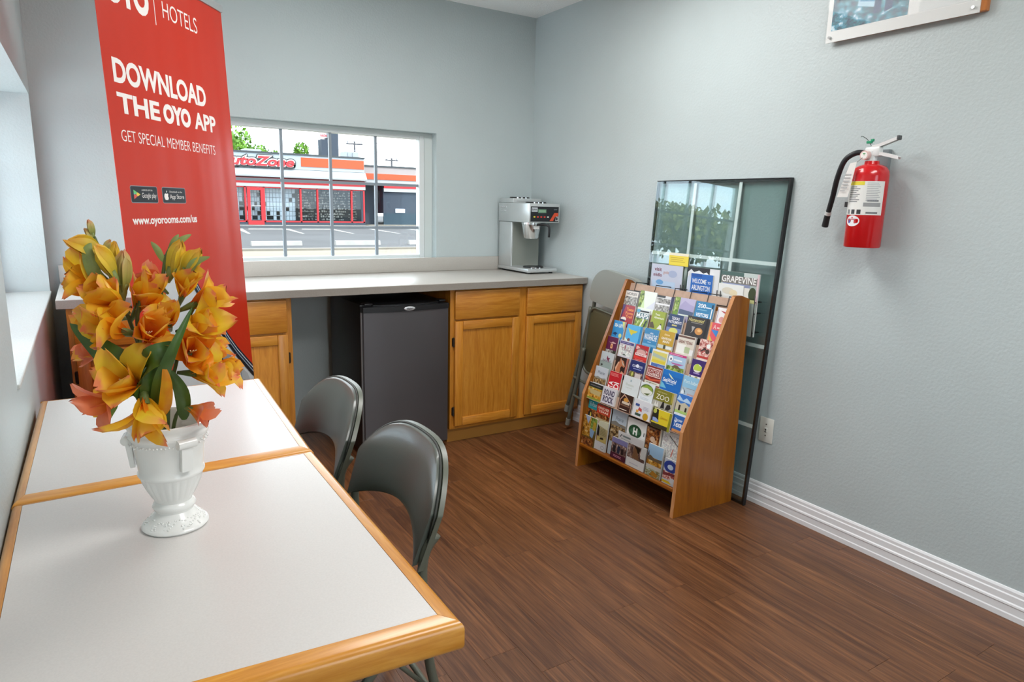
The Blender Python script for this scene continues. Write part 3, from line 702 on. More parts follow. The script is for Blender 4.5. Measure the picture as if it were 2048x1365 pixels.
folding_chair('grey folding chair at the rear table, close to the fridge', (-1.880, -1.802, 0), 0.0)

# folded chair leaning on the wall: local x across, y out from its back, z up along the lean
M = Matrix(((0, -1, 0.139, -0.105), (-1, 0.0, 0.03, -0.955), (0, -0.139, 0.99, 0.0), (0, 0, 0, 1)))
lc = thing('folding_chair', 'folded grey chair leaning on the wall between cabinet and brochure rack', 'chair', group='grey folding chairs', M=M)
def slab_shape(pts, y0, y1, bev=0.006):
    b = BM(); prism(b, [(x, y0, z) for x, z in pts], (0, y1-y0, 0))
    es = [e for e in b.edges if abs(e.verts[0].co.y-e.verts[1].co.y) < 1e-6]
    if bev: bmesh.ops.bevel(b, geom=es, offset=bev, segments=3, affect='EDGES', profile=0.5)
    return b
def rr(x0, x1, z0, z1, r, n=6, rb=None):
    rb = r if rb is None else rb; out = []
    for (cx, cz, a0, q) in ((x1-r, z1-r, 0, r), (x0+r, z1-r, pi/2, r), (x0+rb, z0+rb, pi, rb), (x1-rb, z0+rb, 1.5*pi, rb)):
        for k in range(n+1):
            a = a0+pi/2*k/n; out.append((cx+q*cos(a), cz+q*sin(a)))
    return out
part('backrest', slab_shape(rr(-0.225, 0.225, 0.785, 0.985, 0.13, 10, 0.03), 0.004, 0.035, 0.012), P('pale_vinyl', '#8f938c', 0.3, bump=0.05, bscale=300), lc, smooth=50)
part('seat_pan', slab_shape(rr(-0.215, 0.205, 0.365, 0.745, 0.055, 8), 0.012, 0.022, 0.003), P('olive_pan', '#57563f', 0.45), lc, smooth=50)
pts = rr(-0.22, 0.21, 0.36, 0.75, 0.06, 8); b = BM(); tube(b, [(x, 0.022, z) for x, z in pts], 0.008, 8, closed=True); part('seat_rim', b, shell_m, lc)
for x0, x1, y0, y1, zt, zb, in ((-0.228, -0.3, 0.012, 0.03, 0.74, 0.075), (-0.205, -0.245, 0.04, 0.052, 0.50, 0.012), (0.222, 0.29, 0.012, 0.03, 0.74, 0.075), (0.2, 0.235, 0.04, 0.052, 0.50, 0.012)):
    b = BM(); tube(b, arc([(x0, y0, zt), ((x0*0.75+x1*0.25), y0, zt*0.7+zb*0.3), (x1, y1, zb)], 4), 0.0115, 10); l = part('leg', b, shell_m, lc)
    b = BM(); cyl(b, (x1*1.0, y1, zb-0.012), (x1-0.003*(1 if x1 > 0 else -1), y1, zb+0.028), 0.0145, seg=12); part('foot_cap', b, P('foot_grey', '#8b8d84', 0.5), l, smooth=40)
for x0, x1, y, z in ((-0.275, 0.268, 0.028, 0.295), (-0.228, 0.22, 0.05, 0.198)):
    b = BM(); cyl(b, (x0, y, z), (x1, y, z), 0.008, seg=10); part('stretcher', b, shell_m, lc, smooth=40)
for x in (-0.2, 0.2):
    b = BM(); tube(b, [(x, 0.015, 0.80), (x, 0.015, 0.72)], 0.011, 10); part('back_upright', b, shell_m, lc)

# ================================================================== LEANING GLASS UNIT
gx = lambda z: -0.088+0.066*z/1.466                        # its face leans back onto the wall
gl = thing('glass_panel', 'tall double glazed window panel with white grid bars leaning on the wall', 'glass panel', (-0.07, -1.58, 0))
def gq(y0, y1, z0, z1, d0, d1, m, name, zt=1.466):
    """slab lying in the leaning plane, D = depth behind the face; right edge drifts with height"""
    b = BM(); sh = lambda y, z: y-0.03*(z/zt)*(1 if y < -1.6 else 0.55)
    A = [(gx(z)+d, sh(y, z), z) for d in (d0, d1) for (y, z) in ((y0, z0), (y1, z0), (y1, z1), (y0, z1))]
    v = [b.verts.new(p) for p in A]
    for f in ((0, 1, 2, 3), (7, 6, 5, 4), (0, 4, 5, 1), (1, 5, 6, 2), (2, 6, 7, 3), (3, 7, 4, 0)): b.faces.new([v[i] for i in f])
    return part(name, b, m, gl, world=True)
teal = glassy('teal_glass', (0.915, 0.962, 0.955), 1.55, 0.012)
gasket = P('spacer_black', '#15181a', 0.45); bar_m = P('grid_white', '#f0f2f2', 0.4)
GL, GR = -1.192, -1.968
gq(GL, GR, 0.002, 1.464, 0.0, 0.004, teal, 'pane'); gq(GL, GR, 0.002, 1.464, 0.0135, 0.0175, teal, 'pane')
for y0, y1, z0, z1 in ((GL+0.001, GL-0.011, 0.001, 1.466), (GR+0.011, GR-0.001, 0.001, 1.466), (GL-0.011, GR+0.011, 0.001, 0.012), (GL-0.011, GR+0.011, 1.455, 1.466)):
    gq(y0, y1, z0, z1, 0.0042, 0.0133, gasket, 'spacer_bar')
gq(GR-0.0012, GR-0.0032, 0.0, 1.467, -0.001, 0.0185, gasket, 'edge_tape'); gq(GL, GR-0.003, 1.4664, 1.4685, -0.001, 0.0185, gasket, 'edge_tape')
for y in (-1.4505, -1.7085): gq(y+0.008, y-0.008, 0.012, 1.455, 0.007, 0.0105, bar_m, 'grid_bar')
for z in (0.374, 0.739, 1.104): gq(GL-0.011, GR+0.011, z-0.008, z+0.008, 0.0066, 0.011, bar_m, 'grid_bar')
b = BM(); box(b, gx(1.08)-0.003, gx(1.08)-0.0022, -1.483, -1.352, 1.05, 1.112)
nt_ = solo('sticky_note', b, flat('#f3dc4c'), 'yellow paper note stuck on the leaning glass above the pale magazine', 'note')
F = Face((gx(1.08)-0.0031, -1.352, 1.05), (0, -0.131, 0), (0, 0, 0.062), (-1, 0, 0)); F.rect(0, 0.80, 1, 1, '#f4ecd2'); F.run([('l', 0.08, 0.25, 0.9, 0.7, 3, '#d8bb3a')]); F.done('note_writing', nt_)

# ================================================================== BROCHURE RACK
RK = [(0.2, '#623206'), (0.42, '#84490a'), (0.58, '#96570f'), (0.8, '#a9691b')]
rk_w = wood('rack_wood', RK, 'z', 1.5, 0.34, 9, 0.2, 0.7); rk_h = wood('rack_wood_lying', RK, 'y', 1.5, 0.34, 9, 0.2, 0.7)
rk_e = wood('rack_wood_edge', [(0.2, '#a9693a'), (0.5, '#c68a58'), (0.8, '#d9a878')], 'z', 2.0, 0.4, 9, 0.1)
YA, YC = -1.203, -1.907
rk = thing('brochure_rack', 'wooden tiered brochure rack full of leaflets in front of the leaning glass', 'rack', (-0.28, -1.555, 0))
for y0, dy in ((YA, -0.018), (YC, 0.018)):
    pr_ = [(-0.468, 0.0), (-0.443, 0.388), (-0.19, 0.962), (-0.182, 0.966), (-0.15, 0.966), (-0.094, 0.948), (-0.094, 0.0)] if dy > 0 else [(-0.468, 0.0), (-0.443, 0.388), (-0.197, 0.962), (-0.19, 0.968), (-0.165, 0.962), (-0.13, 0.94), (-0.1, 0.93), (-0.094, 0.93), (-0.094, 0.0)]
    b = BM(); prism(b, [(x, y0, z) for x, z in pr_], (0, dy, 0)); o = part('side_panel', b, rk_w, rk, world=True)
    b = BM()
    prism(b, [(-0.4683, y0, 0.0), (-0.4433, y0, 0.388), (-0.1902, y0, 0.9622), (-0.1908, y0, 0.9628), (-0.4443, y0, 0.388), (-0.4693, y0, 0.0)], (0, dy, 0))
    part('edge_banding', b, rk_e, o, world=True)
b = BM(); box(b, -0.104, -0.0965, YC+0.0185, YA-0.0185, 0.05, 0.90); part('back_panel', b, rk_h, rk, world=True)
b = BM(); box(b, -0.462, -0.11, YC+0.0185, YA-0.0185, 0.112, 0.130, bev=0.004); part('bottom_shelf', b, rk_h, rk, smooth=35, world=True)
hard = P('hardboard', '#b79a86', 0.6, var=0.08, vscale=40)
LA = radians(12); LV = Vector((sin(LA), 0, cos(LA))); LN = Vector((-cos(LA), 0, sin(LA)))
TIER = {1: (-0.197, 0.920), 2: (-0.231, 0.846), 3: (-0.267, 0.766), 4: (-0.305, 0.682), 5: (-0.340, 0.607), 6: (-0.374, 0.532), 7: (-0.410, 0.453)}
YI0, YI1 = YA-0.0185, YC+0.0185
BH = 0.150; BHT = {k: (0.150 if k < 7 else 0.084) for k in TIER}
for k, (x, z) in TIER.items():
    T = Vector((x, 0, z)); b = BM(); BH = BHT[k]
    q = [T-LN*0.0115-LV*(BH+0.004), T-LN*0.0145-LV*(BH+0.004), T-LN*0.0145-LV*0.03, T-LN*0.0115-LV*0.03]
    prism(b, [(p.x, YI0, p.z) for p in q], (0, YI1-YI0, 0)); part('tier_panel', b, hard, rk, world=True)
    b = BM(); q = [T+LN*0.001-LV*(BH+0.001), T+LN*0.001-LV*(BH+0.004), T-LN*0.0115-LV*(BH+0.004), T-LN*0.0115-LV*(BH+0.001)]
    prism(b, [(p.x, YI0, p.z) for p in q], (0, YI1-YI0, 0)); part('tier_ledge', b, hard, rk, world=True)
b = BM(); prism(b, [(-0.181, YI0, 0.904), (-0.179, YI0, 0.904), (-0.168, YI0, 0.949), (-0.170, YI0, 0.949)], (0, YI1-YI0, 0)); part('top_strip', b, hard, rk, world=True)
acr = glassy('clear_acrylic', (0.97, 0.97, 0.97), 1.35)
b = BM(); prism(b, [(-0.4602, YI0, 0.131), (-0.4582, YI0, 0.131), (-0.4437, YI0, 0.285), (-0.4457, YI0, 0.285)], (0, YI1-YI0, 0)); part('acrylic_front', b, acr, rk, world=True)
wire = P('black_wire', '#1a1a1a', 0.4)
for (ya, yb) in ((-1.262, -1.405), (-1.535, -1.64), (-1.745, -1.86)):      # wire hooks over the top strip
    b = BM(); xx = -0.1815
    tube(b, [(-0.09, ya, 0.945), (xx+0.010, ya, 0.956), (xx-0.001, ya, 0.914), (xx-0.001, yb, 0.914), (xx+0.010, yb, 0.956), (-0.09, yb-0.02, 0.945)], 0.0022, 6); part('wire_hook', b, wire, rk, world=True)
b = BM()
for z in (0.80, 0.885, 0.935): tube(b, [(-0.0925, -1.26, z), (-0.0455 - 0.0, -1.262, z), (-0.0455, -1.932, z), (-0.0925, -1.932, z)], 0.0022, 6)
for y in (-1.262, -1.275, -1.49, -1.51, -1.72, -1.74, -1.932): tube(b, [(-0.0925, y, 0.78), (-0.0925, y, 0.965)], 0.0022, 6)
part('wire_pocket', b, wire, rk, world=True)

BH = 0.150
def leaflet(name, lab, T, y0, y1, col, spec, V=LV, N=LN, h=BH, vis=0.085, t=0.007, group='leaflets in the rack', cat='brochure', seed=1):
    """a stack of one leaflet: white paper block, printed cover; SPEC is laid out on the part that shows"""
    T = Vector(T); V = Vector(V).normalized(); N = Vector(N).normalized(); w = y0-y1
    b = BM(); A = [Vector((0, y, 0))+Vector((T.x, 0, T.z))+V*s+N*d for d in (0, -t) for (y, s) in ((y0, -h), (y1, -h), (y1, 0), (y0, 0))]
    v = [b.verts.new(p) for p in A]
    for f in ((0, 1, 2, 3), (7, 6, 5, 4), (0, 4, 5, 1), (1, 5, 6, 2), (2, 6, 7, 3), (3, 7, 4, 0)): b.faces.new([v[i] for i in f])
    b.faces.ensure_lookup_table(); b.faces[0].material_index = 1
    o = solo(name, b, [P('paper_edge', '#dcdcd8', 0.6), flat(col) if isinstance(col, str) else col], lab, cat, group, loc=(T.x, (y0+y1)/2, T.z-h*V.z))
    random.seed(seed)
    F = Face(Vector((T.x, y0, T.z))-V*vis, Vector((0, y1-y0, 0)), V*vis, N); F.run(spec)
    if spec: F.done('cover_print', o)
    else: F.bm.free()
    return o
ph = {
 'sepia': photo('print_sepia', ['#1d1711', '#5c4327', '#a98b5a', '#d8ccb0'], 70), 'grey': photo('print_grey', ['#2b2b2b', '#77736d', '#b4b2ac', '#e4e4e0'], 70),
 'green': photo('print_green', ['#26331a', '#5d7a2b', '#9bb04d', '#d6dcae'], 60), 'land': photo('print_landscape', ['#3a3a24', '#8a7a46', '#a9b8a0', '#cfd8dc'], 50, (1, 1, 3)),
 'blue': photo('print_blue', ['#123a86', '#2b6bc4', '#6fb2e6', '#cfe6f5'], 45), 'people': photo('print_people', ['#1b1a1d', '#5b4340', '#9b8072', '#d9cfc6'], 90, (1, 1, 0.6)),
 'food': photo('print_food', ['#160f0b', '#5a2a14', '#b06a2c', '#e0c08a'], 60), 'warm': photo('print_warm', ['#3a2410', '#a66d1e', '#d9a43a', '#efe0b0'], 60),
 'rose': photo('print_rose', ['#4a1a1a', '#b8524a', '#e6c4b8', '#f2ece6'], 80), 'map': photo('print_map', ['#c98a7a', '#b8c0c4', '#e6e6de', '#f2f0ea'], 110),
 'horse': photo('print_horse', ['#140f0c', '#3a241a', '#b9764a', '#e0c8ae'], 38, (1, 1, 0.7))}
BT = lambda k, z=0.0: (TIER[k][0]+z*0.457, 0, TIER[k][1]+z)
# --- row 1 (top)
RW = []
def row(k, items, **kw):
    for i, it in enumerate(items):
        y0, y1, dz, t, col, lab, spec = it
        leaflet('brochure', lab, BT(k, dz), min(y0, YI0-0.001), max(y1, YI1+0.001), col, spec, t=t, seed=k*10+i, h=BHT[k]-0.0005, vis=min(0.085, BHT[k]-0.001), **kw)
row(1, [
 (-1.222, -1.322, -0.004, 0.005, '#c9c2b8', 'black and silver leaflet of running horses, first in the top row', [('r', 0, 0, 1, 0.62, ph['grey']), ('r', 0, 0.62, 1, 0.95, '#dcd6cf'), ('t', 'HORSES', 0.12, 0.7, 0.85, 0.86, '#5c5650'), ('r', 0, 0.95, 1, 1, '#2a2826'), ('r', 0.95, 0, 1, 0.95, '#2a2826')]),
 (-1.328, -1.442, 0.004, 0.006, '#e9efe6', 'white leaflet with a lime green left side in the top row', [('p', [(0, 0), (0.16, 0), (0.28, 0.55), (0.22, 1), (0, 1)], ph['green']), ('p', [(0.16, 0), (0.4, 0), (0.28, 0.55)], '#cfe6b0'), ('p', [(0.5, 0), (1, 0), (1, 0.5)], '#d9dde6')]),
 (-1.446, -1.562, -0.004, 0.006, '#d9d9d9', 'leaflet with black and white picture strips and a dark purple edge', [('r', 0.02, 0.88, 0.5, 1, '#2b2b2b'), ('r', 0.03, 0.56, 0.82, 0.84, ph['grey']), ('r', 0.03, 0.05, 0.82, 0.45, ph['grey']), ('r', 0, 0.47, 0.84, 0.54, '#f0f0f0'), ('r', 0.84, 0, 1, 1, '#2a2450'), ('r', 0.84, 0, 1, 0.25, '#4a4a2a')]),
 (-1.568, -1.694, 0.002, 0.006, '#b9b2cf', 'lavender valley guide with a bright green palm on its left', [('r', 0, 0, 0.26, 1, '#6b8f2e'), ('r', 0.02, 0.2, 0.2, 1, ph['green']), ('p', [(0.26, 0), (0.30, 0.55), (0.5, 0.86), (0.75, 0.7), (1, 0.62), (1, 0)], '#a79fc4'), ('p', [(0.28, 0), (0.3, 0.38), (1, 0.3), (1, 0)], '#4c5a78'), ('r', 0.3, 0.02, 0.9, 0.1, '#d4dcd0')]),
 (-1.700, -1.808, 0.0, 0.009, '#2f7fae', 'blue guide reading 200 in white, near the end of the top row', [('t', '200', 0.12, 0.66, 0.55, 0.88, '#f2f6f8'), ('r', 0.56, 0.68, 0.86, 0.73, '#e6eef2'), ('l', 0.12, 0.5, 0.8, 0.6, 1, '#7fb6d2'), ('t', 'VISITORS', 0.1, 0.18, 0.78, 0.38, '#f2f6f8'), ('l', 0.1, 0.03, 0.8, 0.12, 1, '#dfeaf0'), ('r', 0.87, 0.05, 0.95, 0.9, '#16374e'), ('r', 0.88, 0.15, 0.94, 0.68, '#e4ecef')]),
 (-1.832, -1.905, -0.012, 0.006, '#ece8e8', 'white leaflet with red swash against the rack side in the top row', [('p', [(0.3, 0.85), (1, 0.66), (1, 0.8)], '#b8404a'), ('r', 0.05, 0, 0.12, 0.9, '#b0a8bc'), ('e', 0.55, 0.38, 0.25, 0.16, '#d89a92'), ('r', 0.2, 0.05, 0.9, 0.2, '#d6d4dc')]),
])
row(2, [
 (-1.241, -1.333, -0.002, 0.005, '#a52a36', 'dark red leaflet with orange words, first in the second row', [('p', [(0, 0), (0.25, 1), (0, 1)], '#4a2560'), ('t', 'Texas', 0.36, 0.66, 0.92, 0.84, '#f0a052'), ('t', 'Forts', 0.34, 0.44, 0.92, 0.60, '#f0a052'), ('t', 'Trail', 0.36, 0.24, 0.9, 0.40, '#f0a052'), ('e', 0.26, 0.14, 0.22, 0.12, '#e4dad4'), ('r', 0, 0, 0.4, 0.1, '#1c2a5a')]),
 (-1.352, -1.442, -0.010, 0.006, '#dfe6e6', 'leaflet headed MAPS in bold white letters', [('r', 0, 0, 1, 0.5, ph['green']), ('r', 0.25, 0.86, 0.96, 0.95, '#1d1f22'), ('r', 0, 0.82, 0.25, 1, '#5aa8c8'), ('r', 0, 0.48, 1, 0.8, '#5f7f86'), ('t', 'MAPS', 0.04, 0.50, 0.96, 0.78, '#f6f8f8'), ('p', [(0.4, 0), (0.62, 0.5), (0.7, 0.45), (0.5, 0)], '#e6eae8'), ('p', [(0.7, 0), (0.85, 0.45), (0.93, 0.4), (0.8, 0)], '#20303a')]),
 (-1.458, -1.556, -0.002, 0.006, '#9aa833', 'lime green leaflet with a bird picture below white words', [('r', 0.9, 0, 1, 1, '#6d7a22'), ('t', 'Texas', 0.22, 0.74, 0.55, 0.86, '#f2f4d8'), ('t', 'Adventure', 0.18, 0.56, 0.84, 0.69, '#f2f4d8'), ('p', [(0, 0), (0, 0.3), (0.16, 0.36), (0.3, 0.12), (0.34, 0)], '#584a32'), ('p', [(0.5, 0), (0.62, 0.18), (0.72, 0.34), (0.8, 0.12), (0.86, 0)], '#e6e4da'), ('p', [(0.66, 0.26), (0.74, 0.36), (0.78, 0.22)], '#3a3420')]),
 (-1.569, -1.662, -0.002, 0.008, '#253c66', 'navy leaflet with a pale green sun at its foot', [('t', 'TEXAS', 0.22, 0.70, 0.76, 0.86, '#e9e9ef'), ('t', 'INSTRUMENTS', 0.06, 0.50, 0.94, 0.66, '#e9e9ef'), ('r', 0.33, 0.36, 0.66, 0.44, '#c9c07a'), ('r', 0, 0, 1, 0.26, '#6d7fae'), ('e', 0.5, 0.08, 0.3, 0.18, '#d2d06a')]),
 (-1.684, -1.817, 0.006, 0.010, '#2b2625', 'black leaflet with yellow script and an amber bowl', [('t', 'Homestead', 0.06, 0.72, 0.76, 0.92, '#e4d98a', dict(bold=0.0, shear=0.3)), ('l', 0.2, 0.62, 0.74, 0.7, 1, '#8f8a84'), ('e', 0.6, 0.26, 0.17, 0.19, '#c98b46'), ('e', 0.62, 0.3, 0.08, 0.08, '#e6b878'), ('p', [(0.26, 0.46), (0.42, 0.46), (0.34, 0.2), (0.26, 0.08), (0.31, 0.22)], '#a8a4a0'), ('r', 0.84, 0, 0.9, 1, '#151314')]),
 (-1.823, -1.895, -0.003, 0.006, '#dd5560', 'coral and blue leaflet against the rack side in the second row', [('r', 0, 0, 0.16, 1, '#e69a5a'), ('p', [(0.16, 0.62), (1, 0.62), (1, 0.1)], '#3a86cc'), ('p', [(0.16, 0.0), (0.5, 0), (0.16, 0.3)], '#c9c24e'), ('t', 'A', 0.3, 0.68, 0.55, 0.9, '#f0c8c4'), ('r', 0.62, 0.72, 0.95, 0.8, '#f0c8c4')]),
])
row(3, [
 (-1.2225, -1.305, -0.004, 0.010, '#2f8cc8', 'blue leaflet with a dolphin and a sunlit corner, first in the third row', [('p', [(0.75, 1), (1, 1), (1, 0.5)], '#cfd98a'), ('t', 'SEA LIFE', 0.12, 0.62, 0.86, 0.82, '#f0f6e8'), ('p', [(0.05, 0.18), (0.3, 0.30), (0.55, 0.24), (0.38, 0.16), (0.42, 0.05), (0.28, 0.14)], '#143a66'), ('e', 0.78, 0.14, 0.14, 0.13, '#c9d08a')]),
 (-1.326, -1.438, -0.008, 0.010, '#57b0e2', 'sky blue leaflet with a yellow swoosh drawing', [('p', [(0.1, 0.78), (0.3, 0.7), (0.75, 0.68), (0.6, 0.56), (0.45, 0.5), (0.4, 0.38), (0.26, 0.5)], '#d4c53a'), ('p', [(0, 0), (0, 0.2), (0.1, 0.12), (0.3, 0.02), (0.7, 0)], '#dfe6d0'), ('e', 0.26, 0.1, 0.09, 0.09, '#7a4a40'), ('r', 0.86, 0, 1, 1, '#2a86be')]),
 (-1.454, -1.549, -0.006, 0.005, '#3a86b8', 'mid blue leaflet with tall white zigzag letters', [('t', 'WAXAHACHIE', 0.05, 0.34, 0.95, 0.68, '#eef4f6', dict(bold=0.015)), ('t', 'visit', 0.38, 0.70, 0.64, 0.80, '#dfeaf2'), ('l', 0.35, 0.2, 0.68, 0.27, 1, '#b9d4e6'), ('r', 0, 0, 1, 0.12, '#6ea8cc')]),
 (-1.555, -1.650, 0.0, 0.006, '#c19a26', 'mustard yellow leaflet with white block words', [('t', 'bison', 0.32, 0.74, 0.68, 0.86, '#f0d8a0', dict(shear=0.2)), ('t', 'GRAPEVINE', 0.16, 0.50, 0.84, 0.64, '#f4ecd8'), ('t', 'MAIN', 0.3, 0.33, 0.74, 0.47, '#f4ecd8'), ('r', 0, 0, 1, 0.2, '#c4ccc4'), ('r', 0.4, 0, 0.55, 0.22, '#4c4a30'), ('r', 0.6, 0.04, 0.95, 0.16, '#e2e4dc')]),
 (-1.672, -1.776, 0.0, 0.011, '#d9d0c2', 'cream leaflet with brown headline words and white building', [('r', 0, 0.86, 0.96, 0.96, '#6a4a3c'), ('t', 'GREAT TEXAS', 0.08, 0.56, 0.88, 0.72, '#7a3c30'), ('r', 0.04, 0, 0.55, 0.5, '#e9e7e0'), ('r', 0.5, 0.08, 0.8, 0.4, '#aebb92'), ('r', 0.8, 0, 1, 0.3, '#e6e4e4')]),
 (-1.803, -1.896, 0.002, 0.008, '#e6d4cc', 'pale pink leaflet with red and dark cherry blossom figures', [('r', 0, 0.1, 1, 1, ph['rose']), ('r', 0, 0, 1, 0.12, '#b8342e'), ('p', [(0.1, 0.3), (0.4, 0.6), (0.7, 0.34), (0.45, 0.45)], '#3a2420'), ('e', 0.62, 0.4, 0.14, 0.12, '#4a3024'), ('e', 0.62, 0.68, 0.13, 0.12, '#eef0ec')]),
])
row(4, [
 (-1.2225, -1.304, 0.0, 0.007, '#5c1742', 'maroon leaflet with a small peach emblem, first in the fourth row', [('r', 0.4, 0.3, 0.6, 0.58, '#dca47e'), ('r', 0.45, 0.36, 0.54, 0.5, '#c07a3a'), ('p', [(0.2, 0.66), (0.4, 0.64), (0.55, 0.72), (0.85, 0.66), (0.82, 0.62), (0.42, 0.6)], '#caa2a0'), ('r', 0, 0, 0.7, 0.2, ph['grey']), ('r', 0.7, 0, 1, 0.2, '#2c3020')]),
 (-1.320, -1.424, -0.002, 0.006, '#c9c3cc', 'pale grey illustrated magazine with a purple headline bar', [('r', 0.04, 0.80, 0.97, 0.94, '#453f78'), ('l', 0.08, 0.83, 0.92, 0.91, 1, '#9a96be'), ('r', 0.05, 0.1, 0.9, 0.74, ph['map']), ('r', 0.4, 0.52, 0.46, 0.74, '#9a3a48'), ('t', 'Texas', 0.2, 0.42, 0.8, 0.58, '#8a6a70'), ('p', [(0.3, 0.16), (0.45, 0.24), (0.6, 0.14)], '#3e4a3c')]),
 (-1.436, -1.526, -0.003, 0.007, '#b8242c', 'red leaflet with an arched white logo', [('p', [(0.06, 0.9), (0.2, 0.92), (0.4, 0.8), (0.96, 0.72), (0.96, 0.62), (0.5, 0.7), (0.06, 0.72)], '#e6b0aa'), ('e', 0.5, 0.62, 0.38, 0.2, '#8e5a56'), ('e', 0.5, 0.58, 0.36, 0.17, '#d8a49e'), ('r', 0.08, 0.38, 0.95, 0.52, '#efe6e2'), ('t', 'FORNEY', 0.14, 0.40, 0.9, 0.50, '#b8242c'), ('p', [(0, 0.36), (0.5, 0.28), (1, 0.34), (1, 0.2), (0, 0.2)], '#d8362c'), ('l', 0.15, 0.04, 0.85, 0.18, 2, '#dc8a84')]),
 (-1.553, -1.656, -0.004, 0.008, '#e4e4e0', 'white edged leaflet with yellow panel over blue band', [('r', 0.05, 0.26, 0.95, 0.9, '#d9cf6e'), ('p', [(0.05, 0.8), (0.9, 0.66), (0.9, 0.5), (0.05, 0.6)], '#aebdae'), ('r', 0.08, 0.3, 0.92, 0.44, '#dcc63a'), ('r', 0.08, 0.0, 0.95, 0.24, '#4c6ba8'), ('r', 0.5, 0.02, 0.88, 0.16, '#7a8ab8')]),
 (-1.660, -1.766, 0.0, 0.010, '#a9c4dc', 'leaflet with a pink header over a mountain landscape', [('r', 0, 0.88, 1, 1, '#c2377a'), ('l', 0.06, 0.9, 0.9, 0.97, 1, '#e8a8c8'), ('e', 0.14, 0.68, 0.13, 0.15, '#f2f2f2'), ('e', 0.16, 0.66, 0.05, 0.07, '#5c6078'), ('r', 0.32, 0.62, 0.8, 0.7, '#e6eef4'), ('p', [(0.2, 0.48), (0.95, 0.5), (0.7, 0.4), (0.3, 0.42)], '#b8639a'), ('r', 0, 0, 1, 0.3, ph['green']), ('p', [(0.25, 0.24), (0.45, 0.4), (0.62, 0.38), (0.9, 0.2)], '#6b5a3c')]),
 (-1.801, -1.897, -0.001, 0.007, '#3a2069', 'deep purple leaflet with a yellow green badge', [('e', 0.45, 0.56, 0.28, 0.22, '#e6e6da'), ('r', 0.22, 0.44, 0.72, 0.70, '#b8cc4a'), ('e', 0.42, 0.66, 0.14, 0.12, '#b8cc4a'), ('l', 0.25, 0.22, 0.75, 0.36, 1, '#a994cc'), ('r', 0, 0, 1, 0.14, '#e9e6e0'), ('e', 0.1, 0.06, 0.06, 0.05, '#3a3a3a'), ('e', 0.5, 0.07, 0.1, 0.06, '#9aa06a')]),
])
